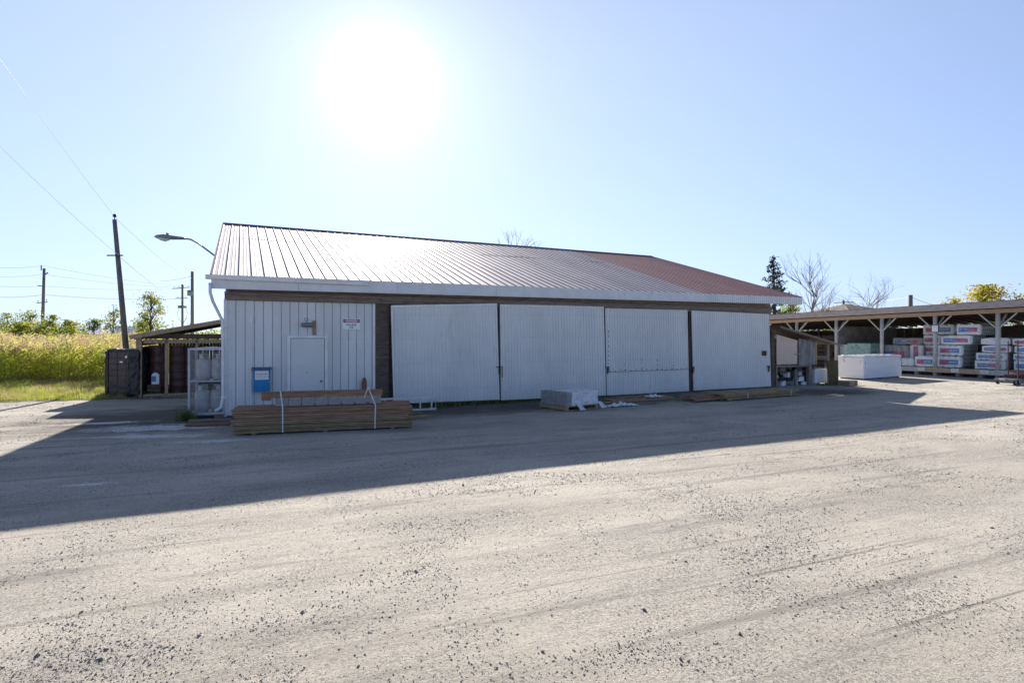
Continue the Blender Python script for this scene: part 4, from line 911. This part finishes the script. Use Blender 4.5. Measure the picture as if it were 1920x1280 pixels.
while x < XB: w = .28; bw.box(x, x+w-.008-(.01 if R.random() < .2 else 0), SD-.03, SD, .3, 2.72-R.random()*.05+.016*(x-5.5)); x += w
mesh('rear_boarding', bw, M_dwood, sh)
bw = MB()
for x in PX: bw.box(x-.07, x+.07, SD-.18, SD-.03, 0, 2.7)
mesh('rear_post', bw, M_oldwood, sh)
mesh('partition', MB().box(2.82, 2.87, .15, SD-.2, .3, 2.75).box(XA, XA+.05, .1, SD, 0, 2.75), mat('grey_partition_board', (.30, .27, .24), (.20, .18, .165), 2, .9, .2), sh)
pf_ = MB(); pf_.box(2.9, XB, -.1, SD-.2, .36, .42); mesh('platform', pf_, M_oldwood, sh)
pe_ = MB(); 
for k, (a, b) in enumerate(((2.9, 7.6), (7.6, 10.6), (10.6, XB))): mesh('platform_edge', MB().box(a+.003, b-.003, -.15, -.105, .19, .43), (M_sp, M_sb, M_sp)[k], sh)
for k in range(14): pe_.box(3.3+k, 3.5+k, .1, .4, 0, .19)
mesh('platform_block', pe_, M_conc, sh)
pc = MB(); pi = MB()
for px in (1727, 1790, 1845):
    p = SF.on(px, 694, -.16); pc.box(p.x-.17, p.x+.17, -.16, -.152, .24, .42); 
    for z in (.38, .34): pi.box(p.x-.12, p.x+.11, -.163, -.161, z-.008, z+.008)
    pi.box(p.x-.1, p.x-.04, -.163, -.161, .265, .285); pi.box(p.x+.02, p.x+.1, -.163, -.161, .265, .285)
o = mesh('price_card', pc, M_white, sh); mesh('card_print', pi, M_greyink, o)
p = SF.on(1753, 616, -.13); o = mesh('price_card', MB().box(p.x-.15, p.x+.15, -.14, -.13, p.z-.17, p.z+.17), M_white, sh, label='white card in a dark frame on the fourth visible post'); mesh('card_frame', MB().box(p.x-.18, p.x+.18, -.129, -.115, p.z-.2, p.z+.2), M_black, o)
# dark pile under the left bays
mb = MB(); R = random.Random(5)
for r in range(7):
    x = XA+.3
    while x < 2.2: w = R.uniform(.8, 1.6); mb.box(x, min(x+w, 2.5)-.03, 3.2+R.uniform(0, .3), 5.6, .12+r*.3, .12+r*.3+.27); x += w
o = mesh('lumber_pile', mb, M_dwood, None, (19.24, 37.93, 0), SF.a, bevel=.01); tag(o, 'dark stacked lumber deep in the left bays of the open shed', 'lumber')
# bales
def bale(label, px0, px1, py0, py1, yo, depth=1.4, lobes=4, band='br', z0=None, upright=False, grey=False, group='wrapped insulation bales on the platform'):
    mid = (px0+px1)/2; a, b = SF.on(px0, 650, yo).x, SF.on(px1, 650, yo).x; zt, zb = SF.on(mid, py0, yo).z, SF.on(mid, py1, yo).z
    if z0 is not None: zb = z0
    Lx, H = b-a, zt-zb; nx_, nr = 36, 44; mb = MB(); vs = []; rr = .22*min(H, .7)
    q_ = .86; per = []
    for t in np.linspace(-q_, q_, 15): per.append((-1, t))
    per += [(-.97, .95), (-.9, .99)]
    for t in np.linspace(-.7, .7, 4): per.append((t, 1))
    per += [(.9, .99), (.97, .95)]
    for t in np.linspace(q_, -q_, 6): per.append((1, t))
    per += [(.97, -.95), (.9, -.99)]
    for t in np.linspace(.7, -.7, 4): per.append((t, -1))
    per += [(-.9, -.99), (-.97, -.95)]; nr = len(per)
    for i in range(nx_+1):
        u = i/nx_; l = abs(math.sin(u*math.pi*lobes)); ins = .06*(1-l**.5)+(.09 if i in (0, nx_) else 0)
        for j, (c, s_) in enumerate(per):
            w = noise.noise((u*4+a, c*2+yo, s_*2+zb))*.02
            vs.append((Lx*u, depth/2+c*(depth/2-ins-w), H/2+s_*(H/2-ins*.7-w)))
    for i in range(nx_):
        for j in range(nr):
            c = (per[j][0]+per[(j+1) % nr][0])/2; s_ = (per[j][1]+per[(j+1) % nr][1])/2; u = (i+.5)/nx_; m = 0
            if c < -.99:
                if upright:
                    if .3 < u < .7: m = 1 if s_ < -.1 else 2
                elif -.48 < s_ < .40 and band:
                    k = u if band[0] == 'b' else 1-u
                    if .10 < k < .54: m = 1
                    elif .54 <= k < .88: m = 2
            mb.f.append((i*nr+j, (i+1)*nr+j, (i+1)*nr+(j+1) % nr, i*nr+(j+1) % nr)); mb.m.append(m if not grey else (3 if m == 0 else m))
    mb.v = [tuple(v) for v in vs]; mb.f += [tuple(range(nr))[::-1], tuple(nx_*nr+j for j in range(nr))]; mb.m += [0, 3]
    if lobes >= 4:
        for k in range(int(depth/.2)-1): y = .22+k*.2; mb.add([(Lx+.003, y, H*.38), (Lx+.003, y+.11, H*.38), (Lx+.003, y+.07, H*.56)], [(0, 1, 2)], 4)
    t = thing('insulation_bale', label, 'insulation bale', SF.glo(a, yo, zb), SF.a, group)
    o = mesh('wrapper', mb, [M_bale, M_bblue, M_bred, M_balegrey, M_ink], t, smooth=True)
    for p in o.data.polygons:
        if len(p.vertices) != 4: p.use_smooth = False
    o.data.update()
    if band and not upright:
        wm = MB(); k0, k1 = (.16, .5) if band[0] == 'b' else (.5, .84); R = random.Random(int(px0*7+py0)); x = k0
        while x < k1-.02: w = R.uniform(.03, .05); wm.box(Lx*x, Lx*(x+w*.7), -.0, .016, H*.47, H*.54); x += w
        mesh('print_mark', wm, M_white, t)
    return t, zt
PZ = .425; gap = .004
def zof(px, py, yo): return SF.on(px, py, yo).z
def stack(col_, name):
    z = PZ
    for k, (a, b, t_, d, lo, bd, yo) in enumerate(col_):
        lab = f'{("bottom", "second", "third", "fourth")[k]} bale of the {name}'
        mid = (a+b)/2; zt = zof(mid, t_, yo); bale(lab, a, b, t_, 0, yo, d, lo, bd, z0=z); z = zt+gap
stack([(1756, 1802, 667, 1.5, 4, 'rb', .35), (1757, 1804, 646.5, 1.6, 4, 'rb', .3), (1762, 1821, 628, 1.5, 1, 'br', .35), (1792, 1838, 607, 1.5, 5, 'br', .45)], 'tall stack right of the framed card')
stack([(1826, 1884, 675.6, 1.5, 5, 'br', .3), (1828, 1886, 661, 1.5, 5, 'br', .35), (1839, 1893, 647, 1.5, 1, 'br', .35), (1837, 1892, 633, 1.5, 1, '', .45)], 'stack behind the rightmost visible post')
stack([(1899, 1950, 676, 1.4, 2, 'br', .35), (1898, 1950, 663, 1.4, 2, 'br', .35), (1900, 1950, 648, 1.4, 1, 'br', .4), (1896, 1950, 634, 1.4, 1, 'rb', .45)], 'stack behind the maroon cart at the picture edge')
stack([(1732, 1762, 664, 1.3, 2, 'rb', 1.95), (1731, 1762, 646, 1.3, 2, 'rb', 1.95), (1730, 1763, 627.5, 1.3, 2, 'rb', 1.95), (1729, 1790, 608, 1.3, 4, 'rb', 1.95)], 'narrow stack behind the framed card')
bale('flat white bale with crimson and blue stripe at the platform front', 1714, 1752, 667, 0, .3, 1.2, 1, 'rb', z0=PZ)
bale('small pale bale at the platform front beside the big foam stack', 1690, 1712, 671, 0, .3, 1.0, 2, '', z0=PZ)
_, zz = bale('upright bale with a vertical red and blue stripe behind the flat white bale', 1705, 1729, 646, 0, 1.62, .8, 1, 'br', z0=PZ, upright=True)
_, z3 = bale('large grey bale behind the second post, with a faint blue print', 1640, 1703, 646, 0, 1.62, 1.5, 4, 'br', z0=PZ, grey=True)
bale('grey bale lying across the top of the large grey one', 1672, 1729, 633, 0, 1.8, 1.2, 2, 'br', z0=max(zz, z3)+gap, grey=True)
# green foam
pa = SF.on(1567, 680, -1.0); pb = SF.on(1632, 680, -1.0)
gs = thing('green_foam_stack', 'pale green wrapped foam stack behind the white foam blocks', 'foam stack', SF.glo(pa.x, .25, 0), SF.a)
pa = SF.on(1568, 650, .25); pb = SF.on(1632, 650, .25); zt = SF.on(1600, 644, .25).z; Lg = pb.x-pa.x; gs.location = SF.glo(pa.x, .25, 0)
mb = MB(); 
for k in range(int(zt/.1)): mb.box(.01*(k % 2), Lg-.01*(k % 3), .01*(k % 2), 1.2, .01+k*.1, .105+k*.1)
mesh('foam_sheets', mb, mat('pale_green_foam', (.52, .62, .58), (.45, .56, .52), 3, .7, .1), gs)
mb = MB(); crumple(mb, .35*Lg, Lg+.02, -.03, 1.22, zt*.45, zt+.02, .06, 14, 2); mesh('green_film', mb, M_green, gs)
# cart
cp = gd(1926, 722); ct = thing('platform_cart', 'maroon flat cart with upright poles parked at the right picture edge', 'cart', (cp.x-.4, cp.y, 0), .35)
mesh('deck', MB().box(-.25, 1.5, 0, .75, .2, .26), M_grey, ct, bevel=.01); o = mesh('deck_load', MB().box(.35, 1.4, .05, .7, .27, .42).add([(.33, .03, .43), (1.4, .03, .43), (1.4, .72, .6), (.4, .72, .6)], [(0, 1, 2, 3)]), M_cart, ct)
for x, y in ((.12, .06), (.6, .68)): mesh('upright_pole', MB().tube([(x, y, .26), (x-.02, y, 1.95 if y < .5 else 1.9)], .025, 8), M_cart, ct)
for x, y in ((-.1, .05), (.15, .05), (1.3, .05), (-.1, .7), (1.3, .7)):
    w_ = mesh('wheel', MB().tube([(x, y-.03, .1), (x, y+.03, .1)], .1, 14), M_rubber, ct); mesh('caster_fork', MB().box(x-.03, x+.03, y-.045, y-.033, .08, .2), M_alu, w_)
mesh('hitch', MB().tube([(-.25, .3, .2), (-.42, .3, .22), (-.5, .3, .28)], .03, 8).box(-.55, -.45, .2, .4, .22, .3), M_alu, ct)

# ---------------------------------------------------------------- distant house, hill, building
g = at(1588, 570, 72); hs = thing('house', 'distant house showing only its grey hipped roof above the open shed', 'house', (g.x, g.y, 0), .3)
e = 4.6; zt = g.z; ze = zt-1.35
mesh('wall', MB().box(-e+.5, e-.5, -e+.5, e-.5, 0, ze), M_siding, hs)
mesh('roof', MB().add([(-e, -e, ze), (e, -e, ze), (e, e, ze), (-e, e, ze), (-.3, 0, zt), (.3, 0, zt)], [(0, 1, 5, 4), (1, 2, 5), (2, 3, 4, 5), (3, 0, 4), (3, 2, 1, 0)]), mat('grey_brown_shingle', (.2, .16, .15), (.15, .12, .11), 3, .9, .2), hs)
g = at(249, 612, 150); bd = thing('distant_building', 'small white flat-roofed building far off beyond the reeds', 'building', (g.x, g.y, 0), .2)
mesh('wall', MB().box(-2.6, 2.6, -3, 3, 0, g.z-.5), M_siding, bd); mesh('roof', MB().box(-2.8, 2.8, -3.2, 3.2, g.z-.49, g.z), M_white, bd)
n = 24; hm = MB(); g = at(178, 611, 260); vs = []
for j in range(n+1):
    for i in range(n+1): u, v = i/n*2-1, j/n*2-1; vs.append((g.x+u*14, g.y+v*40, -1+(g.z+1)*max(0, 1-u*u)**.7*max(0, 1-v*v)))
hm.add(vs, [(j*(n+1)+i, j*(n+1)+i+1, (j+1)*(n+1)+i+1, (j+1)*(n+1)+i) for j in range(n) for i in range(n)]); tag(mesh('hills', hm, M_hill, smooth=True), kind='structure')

# ---------------------------------------------------------------- vegetation
def quads(B, T, Wd, tipf=.15):
    return np.stack([B-Wd, B+Wd, T+Wd*tipf, T-Wd*tipf], 1)
def leaf_cloud(C, size, R=RNG):
    n = len(C); d = R.normal(size=(n, 3)); d /= np.linalg.norm(d, axis=1)[:, None]; w = np.cross(d, R.normal(size=(n, 3))); w /= np.linalg.norm(w, axis=1)[:, None]
    s = size*R.uniform(.6, 1.3, (n, 1)); B, T = C-d*s*.5, C+d*s*.5; M = (B+T)/2
    return np.stack([B, M+w*s*.28, T, M-w*s*.28], 1)
def branches(mb, p, d, l, r, depth, R, up=.25, spread=.6, tips=None, kids=(2, 4), segs=3, tw=.72):
    pts = [p]; q = p.copy(); dd = d.copy()
    for k in range(segs):
        dd = (dd+Vector((R.uniform(-.16, .16), R.uniform(-.16, .16), R.uniform(-.05, .12)))).normalized(); q = q+dd*l/segs; pts.append(q.copy())
    mb.tube(pts, [r*(1-.45*k/segs) for k in range(segs+1)], 5 if depth > 1 else 3, cap=False)
    if tips is not None: tips += pts[1:] if depth < 2 else pts[-1:]
    if depth == 0: return
    for k in range(R.randint(*kids)):
        b = pts[R.randint(1, segs)]; a = R.uniform(0, 6.28); s = dd.orthogonal().normalized(); s = Matrix.Rotation(a, 3, dd) @ s
        nd = (dd*(1-spread*.6)+s*spread+Vector((0, 0, up))).normalized(); branches(mb, b, nd, l*tw*R.uniform(.7, 1.1), r*.5, depth-1, R, up, spread, tips, kids, segs, tw)
def bare_tree(label, px, py, Y, r, seed, trunks=1, depth=4, width=1, name='bare_tree', spread=.55, base=0):
    top = at(px, py, Y); H = top.z; R = random.Random(seed); t = thing(name, label, 'tree', (top.x, top.y, 0), 0)
    tm = MB(); cm = MB()
    for k in range(trunks):
        off = (k-(trunks-1)/2)*.9*width; pts = [Vector((off*.3+R.uniform(-.1, .1)*i, 0, H*.8*i/6)) for i in range(7)]; pts[-1].x += off*.3
        tm.tube(pts, [r*(1-.13*i) for i in range(7)], 7)
        for i in range(2, 7):
            for m in range(3 if i < 6 else 4):
                a = R.uniform(0, 6.28); sp = Vector((math.cos(a), math.sin(a)*.6, R.uniform(.5, 1.2))); branches(cm, pts[i], sp.normalized(), H*(.30-.02*i)*width, r*.26, depth, R, .3, spread, kids=(2, 3), tw=.66)
    mesh('trunk', tm, M_bare, t); mesh('crown', cm, M_bare, t)
def leafy(name, label, px, py, Y, wpx, seed, mats, nleaf=2500, lsize=.25, r=.12, crown=(.35, 1.0), group=None, gap=.5, shape=1.0, ybot=None):
    top = at(px, py, Y); H = top.z; R = random.Random(seed); rg = np.random.default_rng(seed); t = thing(name, label, 'tree' if 'tree' in name else 'bush', (top.x, top.y, 0), 0, group)
    W_ = wpx/F*Y/2; tm = MB(); tips = []
    z0, z1 = H*crown[0], H*crown[1]
    pts = [Vector((R.uniform(-.05, .05)*i*W_*.3, 0, H*.92*i/5)) for i in range(6)]; tm.tube(pts, [r*(1-.15*i) for i in range(6)], 6)
    lm = MB(); nc = 58; cen = []
    for k in range(nc):
        u = R.random(); z = z0+(z1-z0)*u; prof = (math.sin(math.pi*min(1, max(.05, u*.85+.1)))**shape) if shape > 0 else 1.0
        a = R.uniform(0, 6.28); rad = W_*prof*math.sqrt(R.random())*.95; c = Vector((rad*math.cos(a), rad*math.sin(a), z-.08*H*R.random())); cen.append(c)
        b = Vector((0, 0, max(.1, c.z-.45*rad-.1*H))); lm.tube([b, b.lerp(c, .5)+Vector((0, 0, .04*H)), c], [r*.35, r*.2, r*.08], 4, cap=False)
    mesh('trunk', tm, M_bark, t); mesh('limb', lm, M_bark, t)
    nleaf = int(nleaf*1.25); C = np.array([tuple(c) for c in cen]); idx = rg.integers(0, nc, nleaf); sz = W_*rg.uniform(.08, .25, nc)
    P = C[idx]+rg.normal(size=(nleaf, 3))*sz[idx][:, None]*np.array([1, 1, .75]); P[:, 2] = np.clip(P[:, 2], .05, H*1.01)
    Q = leaf_cloud(P, lsize*.72, rg); mi = rg.integers(0, 100, nc)[idx]; mi = np.where(mi+rg.integers(-25, 25, nleaf) < 55, 0, 1) if len(mats) > 1 else np.zeros(nleaf, int)
    qmesh('crown', Q, mi, mats, t)
    return t
# right side
def conifer(label, px, py, Y, seed):
    top = at(px, py, Y); H = top.z; R = random.Random(seed); rg = np.random.default_rng(seed); t = thing('conifer_tree', label, 'tree', (top.x, top.y, 0), 0)
    mesh('trunk', MB().tube([(0, 0, 0), (.1, 0, H*.5), (0, 0, H)], [.22, .13, .02], 7), M_bark, t); lm = MB(); P = []
    for k in range(64):
        u = (k/64)**.9; z = H*(.25+.74*u); l = (1-u)**1.0*2.1*R.uniform(.45, 1.25)+.12; a = R.uniform(0, 6.28); d = Vector((math.cos(a), math.sin(a), .0))
        pts = [Vector((0, 0, z)), Vector((0, 0, z))+d*l*.6+Vector((0, 0, -.05*l)), Vector((0, 0, z))+d*l+Vector((0, 0, .22*l))]; lm.tube(pts, [.04, .025, .01], 4, cap=False)
        for m in range(int(46*l/1.5)+10): v = R.random()**.7; p = pts[0].lerp(pts[2], v); P.append((p.x+R.gauss(0, .1), p.y+R.gauss(0, .1), p.z-.04+R.gauss(0, .09)))
    mesh('limb', lm, M_bark, t); Q = leaf_cloud(np.array(P), .2, rg); qmesh('crown', Q, np.zeros(len(P)), [M_dleaf], t)
conifer('dark ragged conifer standing behind the right end of the warehouse roof', 1450, 478, 46, 3)
bare_tree('tall bare twin trunk tree right of the dark conifer', 1521, 499, 52, .12, 5, trunks=2, depth=3, width=1.1)
bare_tree('low bare spreading tree behind the open shed roof', 1628, 550, 60, .1, 8, trunks=2, depth=3, width=1.9, spread=.8)
bare_tree('bare twig tops showing over the middle of the warehouse ridge', 976, 437, 40, .11, 11, trunks=2, depth=3, width=.72)
bare_tree('faint bare twigs over the warehouse ridge below the sun', 738, 434, 36, .07, 14, trunks=1, depth=3, width=.55)
leafy('leafy_tree', 'golden autumn tree rising behind the right open shed', 1845, 536, 62, 95, 4, [M_oleaf, M_yleaf], 2600, .36, .15, (.45, 1))
leafy('leafy_tree', 'low golden clump left of the golden autumn tree', 1790, 557, 60, 50, 16, [M_oleaf, M_yleaf], 1400, .32, .1, (.4, 1))
leafy('leafy_tree', 'green leaning treetop at the far right picture edge', 1912, 552, 58, 34, 6, [M_leaf, M_yleaf], 900, .32, .1, (.45, 1))
leafy('leafy_tree', 'sunlit yellow green tree under the right tip of the warehouse roof', 1482, 566, 50, 70, 9, [M_yleaf, M_leaf], 2600, .26, .12, (.3, 1))
leafy('leafy_tree', 'small green treetop between the bare trees behind the open shed', 1553, 577, 66, 26, 19, [M_leaf, M_yleaf], 700, .3, .1, (.4, 1))
# left side
GB = 'bushes and saplings beyond the reed field'
leafy('leafy_tree', 'tall slim sapling with yellow base right of the leaning pole', 283, 548, 44, 62, 21, [M_yleaf, M_leaf], 2300, .2, .08, (.25, 1), GB, shape=.8)
leafy('bush', 'green bush at the foot of the tall slim sapling', 268, 598, 46, 55, 22, [M_leaf, M_yleaf], 1800, .22, .06, (.2, 1), GB)
leafy('leafy_tree', 'thin yellow sapling just left of the leaning pole', 213, 572, 42, 44, 23, [M_yleaf, M_leaf], 1200, .19, .06, (.3, 1), GB, shape=.8)
leafy('bush', 'dark rounded bush in front of the pale blue hill', 176, 598, 52, 42, 24, [M_dleaf, M_leaf], 1300, .22, .06, (.3, 1), GB)
for k, (px, py, Y, w, lb_) in enumerate(((14, 588, 50, 60, 'bush at the left picture edge behind the reeds'), (58, 583, 48, 62, 'ragged bush between the left picture edge and the far pole'), (100, 592, 46, 60, 'bush growing at the base of the far pole'), (132, 600, 47, 56, 'bush right of the far pole base'), (40, 605, 44, 80, 'yellowish low bush in front of the ragged bushes'), (118, 612, 43, 80, 'low green bush nearest the reeds below the far pole'))):
    leafy('bush', lb_, px, py, Y, w, 30+k, [M_leaf if k % 2 else M_yleaf, M_yleaf if k % 2 else M_leaf], 2100, .24, .05, (.15, 1), GB)
def treeline():
    P = []; rg = np.random.default_rng(77)
    for k in range(240):
        Y = rg.uniform(95, 125); px = rg.uniform(-250, 460) if k < 160 else rg.uniform(1380, 2200); c = at(px, 631, Y); h = 2.6+rg.uniform(0, 1.6)
        
        if 120 < px < 275: continue
        P.append(rg.normal(size=(60, 3))*np.array([1.3, 1.3, h*.3])+np.array([c.x, c.y, h*.55]))
    P = np.concatenate(P); P[:, 2] = np.abs(P[:, 2]); tag(qmesh('far_tree_line', leaf_cloud(P, .6, rg), rg.integers(0, 2, len(P)), [M_leaf, M_yleaf]), 'far-off strip of trees closing the horizon', 'tree line', kind='stuff')
treeline()
def blades(P, H, width, lean, segs=2, curl=.3, rg=RNG):
    n = len(P); a = rg.uniform(0, 2*np.pi, n); d = np.stack([np.cos(a), np.sin(a), np.zeros(n)], 1); w = np.stack([-np.sin(a), np.cos(a), np.zeros(n)], 1)*width[:, None]/2
    out = []; prev = P; l = rg.uniform(0, 1, n)*lean
    for k in range(segs):
        f = (k+1)/segs; nxt = P+d*(l*f**2*H*curl*2)[:, None]+np.array([0, 0, 1])*(H*f*(1-l*.3*f))[:, None]; w0 = w*(1-k/segs*.8); w1 = w*(1-(k+1)/segs*.85)
        out.append(np.stack([prev-w0, prev+w0, nxt+w1, nxt-w1], 1)); prev = nxt
    return np.concatenate(out)
# reed field
def in_reeds(x, y): 
    l = MAIN.loc((x, y))
    return not (l.x > -3.3-(.8 if l.y < 14 else 0) and l.y < 26) and not (l.x > -1.0)
def reeds():
    rg = np.random.default_rng(5); Q = []; MI = []
    def front(x): return 24.6+.6*math.sin(x*.9)+.35*math.sin(x*2.3)+(-x-14)*.08
    pts = []; tries = 0
    while len(pts) < 7800 and tries < 200000:
        tries += 1; u = rg.random()**2.0; y = 24+u*34; x = rg.uniform(-1.05, -.58)*y if rg.random() < .95 else rg.uniform(-1.3, -.6)*y
        if y < front(x)-.3*rg.random() or not in_reeds(x, y): continue
        if rg.random() > min(1, .5+(y-front(x))*.2): continue
        pts.append((x, y, 0))
    P = np.array(pts); n = len(P); clump = np.array([noise.noise((p[0]*.35, p[1]*.35, 2)) for p in pts]); H = (1.62+.42*clump+rg.normal(0, .17, n)+.012*(P[:, 1]-25))
    Q.append(blades(P, H, np.full(n, .014), .16, 2, .5, rg)); MI.append(np.full(len(Q[-1]), 1))
    for k in range(7):                                # leaves up the stem
        m = n; f = rg.uniform(.12, 1.0, m); B = P+np.array([0, 0, 1])*(H*f)[:, None]+rg.normal(0, .03, (m, 3)); a = rg.uniform(0, 6.28, m); l = rg.uniform(.28, .6, m)
        d = np.stack([np.cos(a), np.sin(a), rg.uniform(.3, 1.2, m)], 1); d /= np.linalg.norm(d, axis=1)[:, None]; w = np.cross(d, rg.normal(size=(m, 3))); w = w/np.linalg.norm(w, axis=1)[:, None]*.016
        M_ = B+d*(l*.6)[:, None]; T = M_+np.stack([d[:, 0], d[:, 1], -.3*np.ones(m)], 1)*(l*.45)[:, None]
        Q += [np.stack([B-w*.5, B+w*.5, M_+w, M_-w], 1), np.stack([M_-w, M_+w, T+w*.1, T-w*.1], 1)]; MI += [np.zeros(m, int), np.zeros(m, int)]
    for k in range(4):                                # plumes
        B = P+np.array([0, 0, 1])*(H*rg.uniform(.9, 1.06, n))[:, None]+rg.normal(0, .05, (n, 3)); d = rg.normal(size=(n, 3))*np.array([.5, .5, .2])+np.array([.35, 0, .55]); T = B+d*rg.uniform(.1, .26, (n, 1)); w = rg.normal(size=(n, 3))*.014
        Q.append(np.stack([B-w, B+w, T+w*.4, T-w*.4], 1)); MI.append(np.full(n, 2))
    tag(qmesh('reeds', np.concatenate(Q), np.concatenate(MI), [M_reed, M_reedd, M_plume]), 'tall tan plumed reed field filling the left background', 'reeds', kind='stuff')
reeds()
def irregular(name, pts, z, m, kind='structure'):
    mb = MB(); mb.add([(x, y, z) for x, y in pts], [tuple(range(len(pts)))]); tag(mesh(name, mb, m), kind=kind)
fe = []
for k in range(60):
    px = -700+k*(900/59); py = 753-.02*px*(1 if px > 0 else .3)+3*noise.noise((px*.03, 0, 0))+1.5*noise.noise((px*.11, 3, 0)); g = gd(px, py); fe.append((g.x, g.y))
bx_ = [(fe[-1][0]-.2, 27), (fe[-1][0]-6, 60), (-200, 60), (-200, fe[0][1])]
irregular('grass_verge', fe+[( -11.7, 26), (-17, 60), (-220, 60), (-220, fe[0][1])], .006, mat('soil_and_grass', (.19, .18, .07), (.13, .14, .045), 2.5, .95, .4, 20, world=True, c3=(.27, .22, .13)))
def grass():
    rg = np.random.default_rng(9); P = []; fx = np.array(fe); order = np.argsort(fx[:, 0]); X, Y = fx[order, 0], fx[order, 1]
    x = rg.uniform(-27, -11.6, 90000); ye = np.interp(x, X, Y); y = ye+rg.random(90000)**1.3*(27.5-ye)
    keep = (y > ye) & (np.abs(x/y) < 1.0); keep &= np.array([in_reeds(a+0, b+0) or (MAIN.loc((a, b)).x < -3.2) for a, b in zip(x, y)])
    keep &= rg.random(90000) < np.clip((y-ye)*1.2+.25, 0, 1)
    x, y = x[keep], y[keep]; n = len(x); H = .06+.17*rg.random(n)+.10*np.clip((y-22)/4, 0, 1)+np.array([max(0, noise.noise((a*.8, b*.8, 1)))*.2 for a, b in zip(x, y)])
    Q = blades(np.stack([x, y, np.zeros(n)], 1), H, np.full(n, .012), .9, 2, .5, rg); c = np.array([noise.noise((a*.5, b*.9, 7)) for a, b in zip(x, y)]); mi = np.where(c+rg.normal(0, .25, n) > .18, 1, 0)
    tag(qmesh('grass', Q, np.tile(mi, 2), [M_grass, M_plume]), 'sunlit rough grass strip in front of the reeds', 'grass', kind='stuff')
grass()
def weeds():
    rg = np.random.default_rng(12); P = []; H = []
    def add(cx, cy, sx, sy, n, h, ang=YAW):
        c, s = math.cos(ang), math.sin(ang); u, v = rg.normal(0, sx, n), rg.normal(0, sy, n); P.append(np.stack([cx+u*c-v*s, cy+u*s+v*c, np.zeros(n)], 1)); H.append(h*rg.uniform(.4, 1.2, n))
    for k in range(24): q = MAIN.glo(on(826, 760, 0).x+k*.12+rg.uniform(-.1, .1), -.32+rg.uniform(-.08, .05)); add(q.x, q.y, .1, .05, 60, .16-.004*k)
    for k in range(90): q = MAIN.glo(rg.uniform(6.5, LEN), -.34); add(q.x, q.y, .12, .04, 14, .08)
    q = gd(352, 788); add(q.x-.1, q.y+.1, .09, .12, 240, .33); q = gd(248, 743); add(q.x, q.y, .35, .1, 500, .3); q = gd(285, 740); add(q.x, q.y+.1, .5, .1, 700, .35); q = gd(340, 739); add(q.x, q.y+.2, .5, .1, 300, .25)
    q = gd(250, 735); add(q.x, q.y, .1, .1, 200, .9); q = gd(810, 764); add(q.x, q.y, .25, .1, 260, .2)
    for k in range(10): q = MAIN.glo(LEN+rx(1520)+k*.22, -.35+rg.uniform(-.15, .1)); add(q.x, q.y, .15, .08, 60, .12)
    for k in range(16): q = gd(240+k*14, 748-.02*k*14); add(q.x, q.y, .2, .08, 50, .08)
    P = np.concatenate(P); H = np.concatenate(H); Q = blades(P, H, np.full(len(P), .014), 1.0, 2, .5, rg)
    tag(qmesh('weeds', Q, np.tile(rg.integers(0, 100, len(P)) < 25, 2).astype(int), [M_weed, M_grass]), 'weeds sprouting along the wall base and around the sheds', 'weeds', kind='stuff')
weeds()

# ---------------------------------------------------------------- loose pieces become parts of their own
def split(o):
    me = o.data; par = list(range(len(me.vertices)))
    def find(a):
        while par[a] != a: par[a] = par[par[a]]; a = par[a]
        return a
    for e in me.edges: a, b = find(e.vertices[0]), find(e.vertices[1]); par[a] = b
    grp = {}
    for p in me.polygons: grp.setdefault(find(p.vertices[0]), []).append(p)
    if len(grp) < 2: return
    base = o.name.split('.')[0]; vs = [v.co.copy() for v in me.vertices]; first = True
    for ps in grp.values():
        ids = sorted({i for p in ps for i in p.vertices}); mp = {i: k for k, i in enumerate(ids)}
        nm = bpy.data.meshes.new(base); nm.from_pydata([vs[i] for i in ids], [], [[mp[i] for i in p.vertices] for p in ps])
        for m in me.materials: nm.materials.append(m)
        nm.polygons.foreach_set('material_index', [p.material_index for p in ps]); nm.polygons.foreach_set('use_smooth', [p.use_smooth for p in ps]); nm.update()
        if first: o2 = o; first = False
        else: o2 = o.copy(); COL.objects.link(o2)
        o2.data = nm
for o in list(SC.objects):
    if o.type == 'MESH' and o.name.split('.')[0] in ('door_post', 'lap_seam', 'rake_trim', 'switch_box', 'platform_block', 'downspout_bracket', 'bearer', 'paper_label', 'price_card', 'shelf', 'corner_trim', 'rear_post', 'short_board', 'cable_loop', 'bracket', 'knee_brace', 'header_beam', 'insulator', 'partition', 'film_tail', 'card_frame', 'end_brace', 'conduit_clip') or (o.type == 'MESH' and o.name.split('.')[0] == 'rafter'):
        split(o)
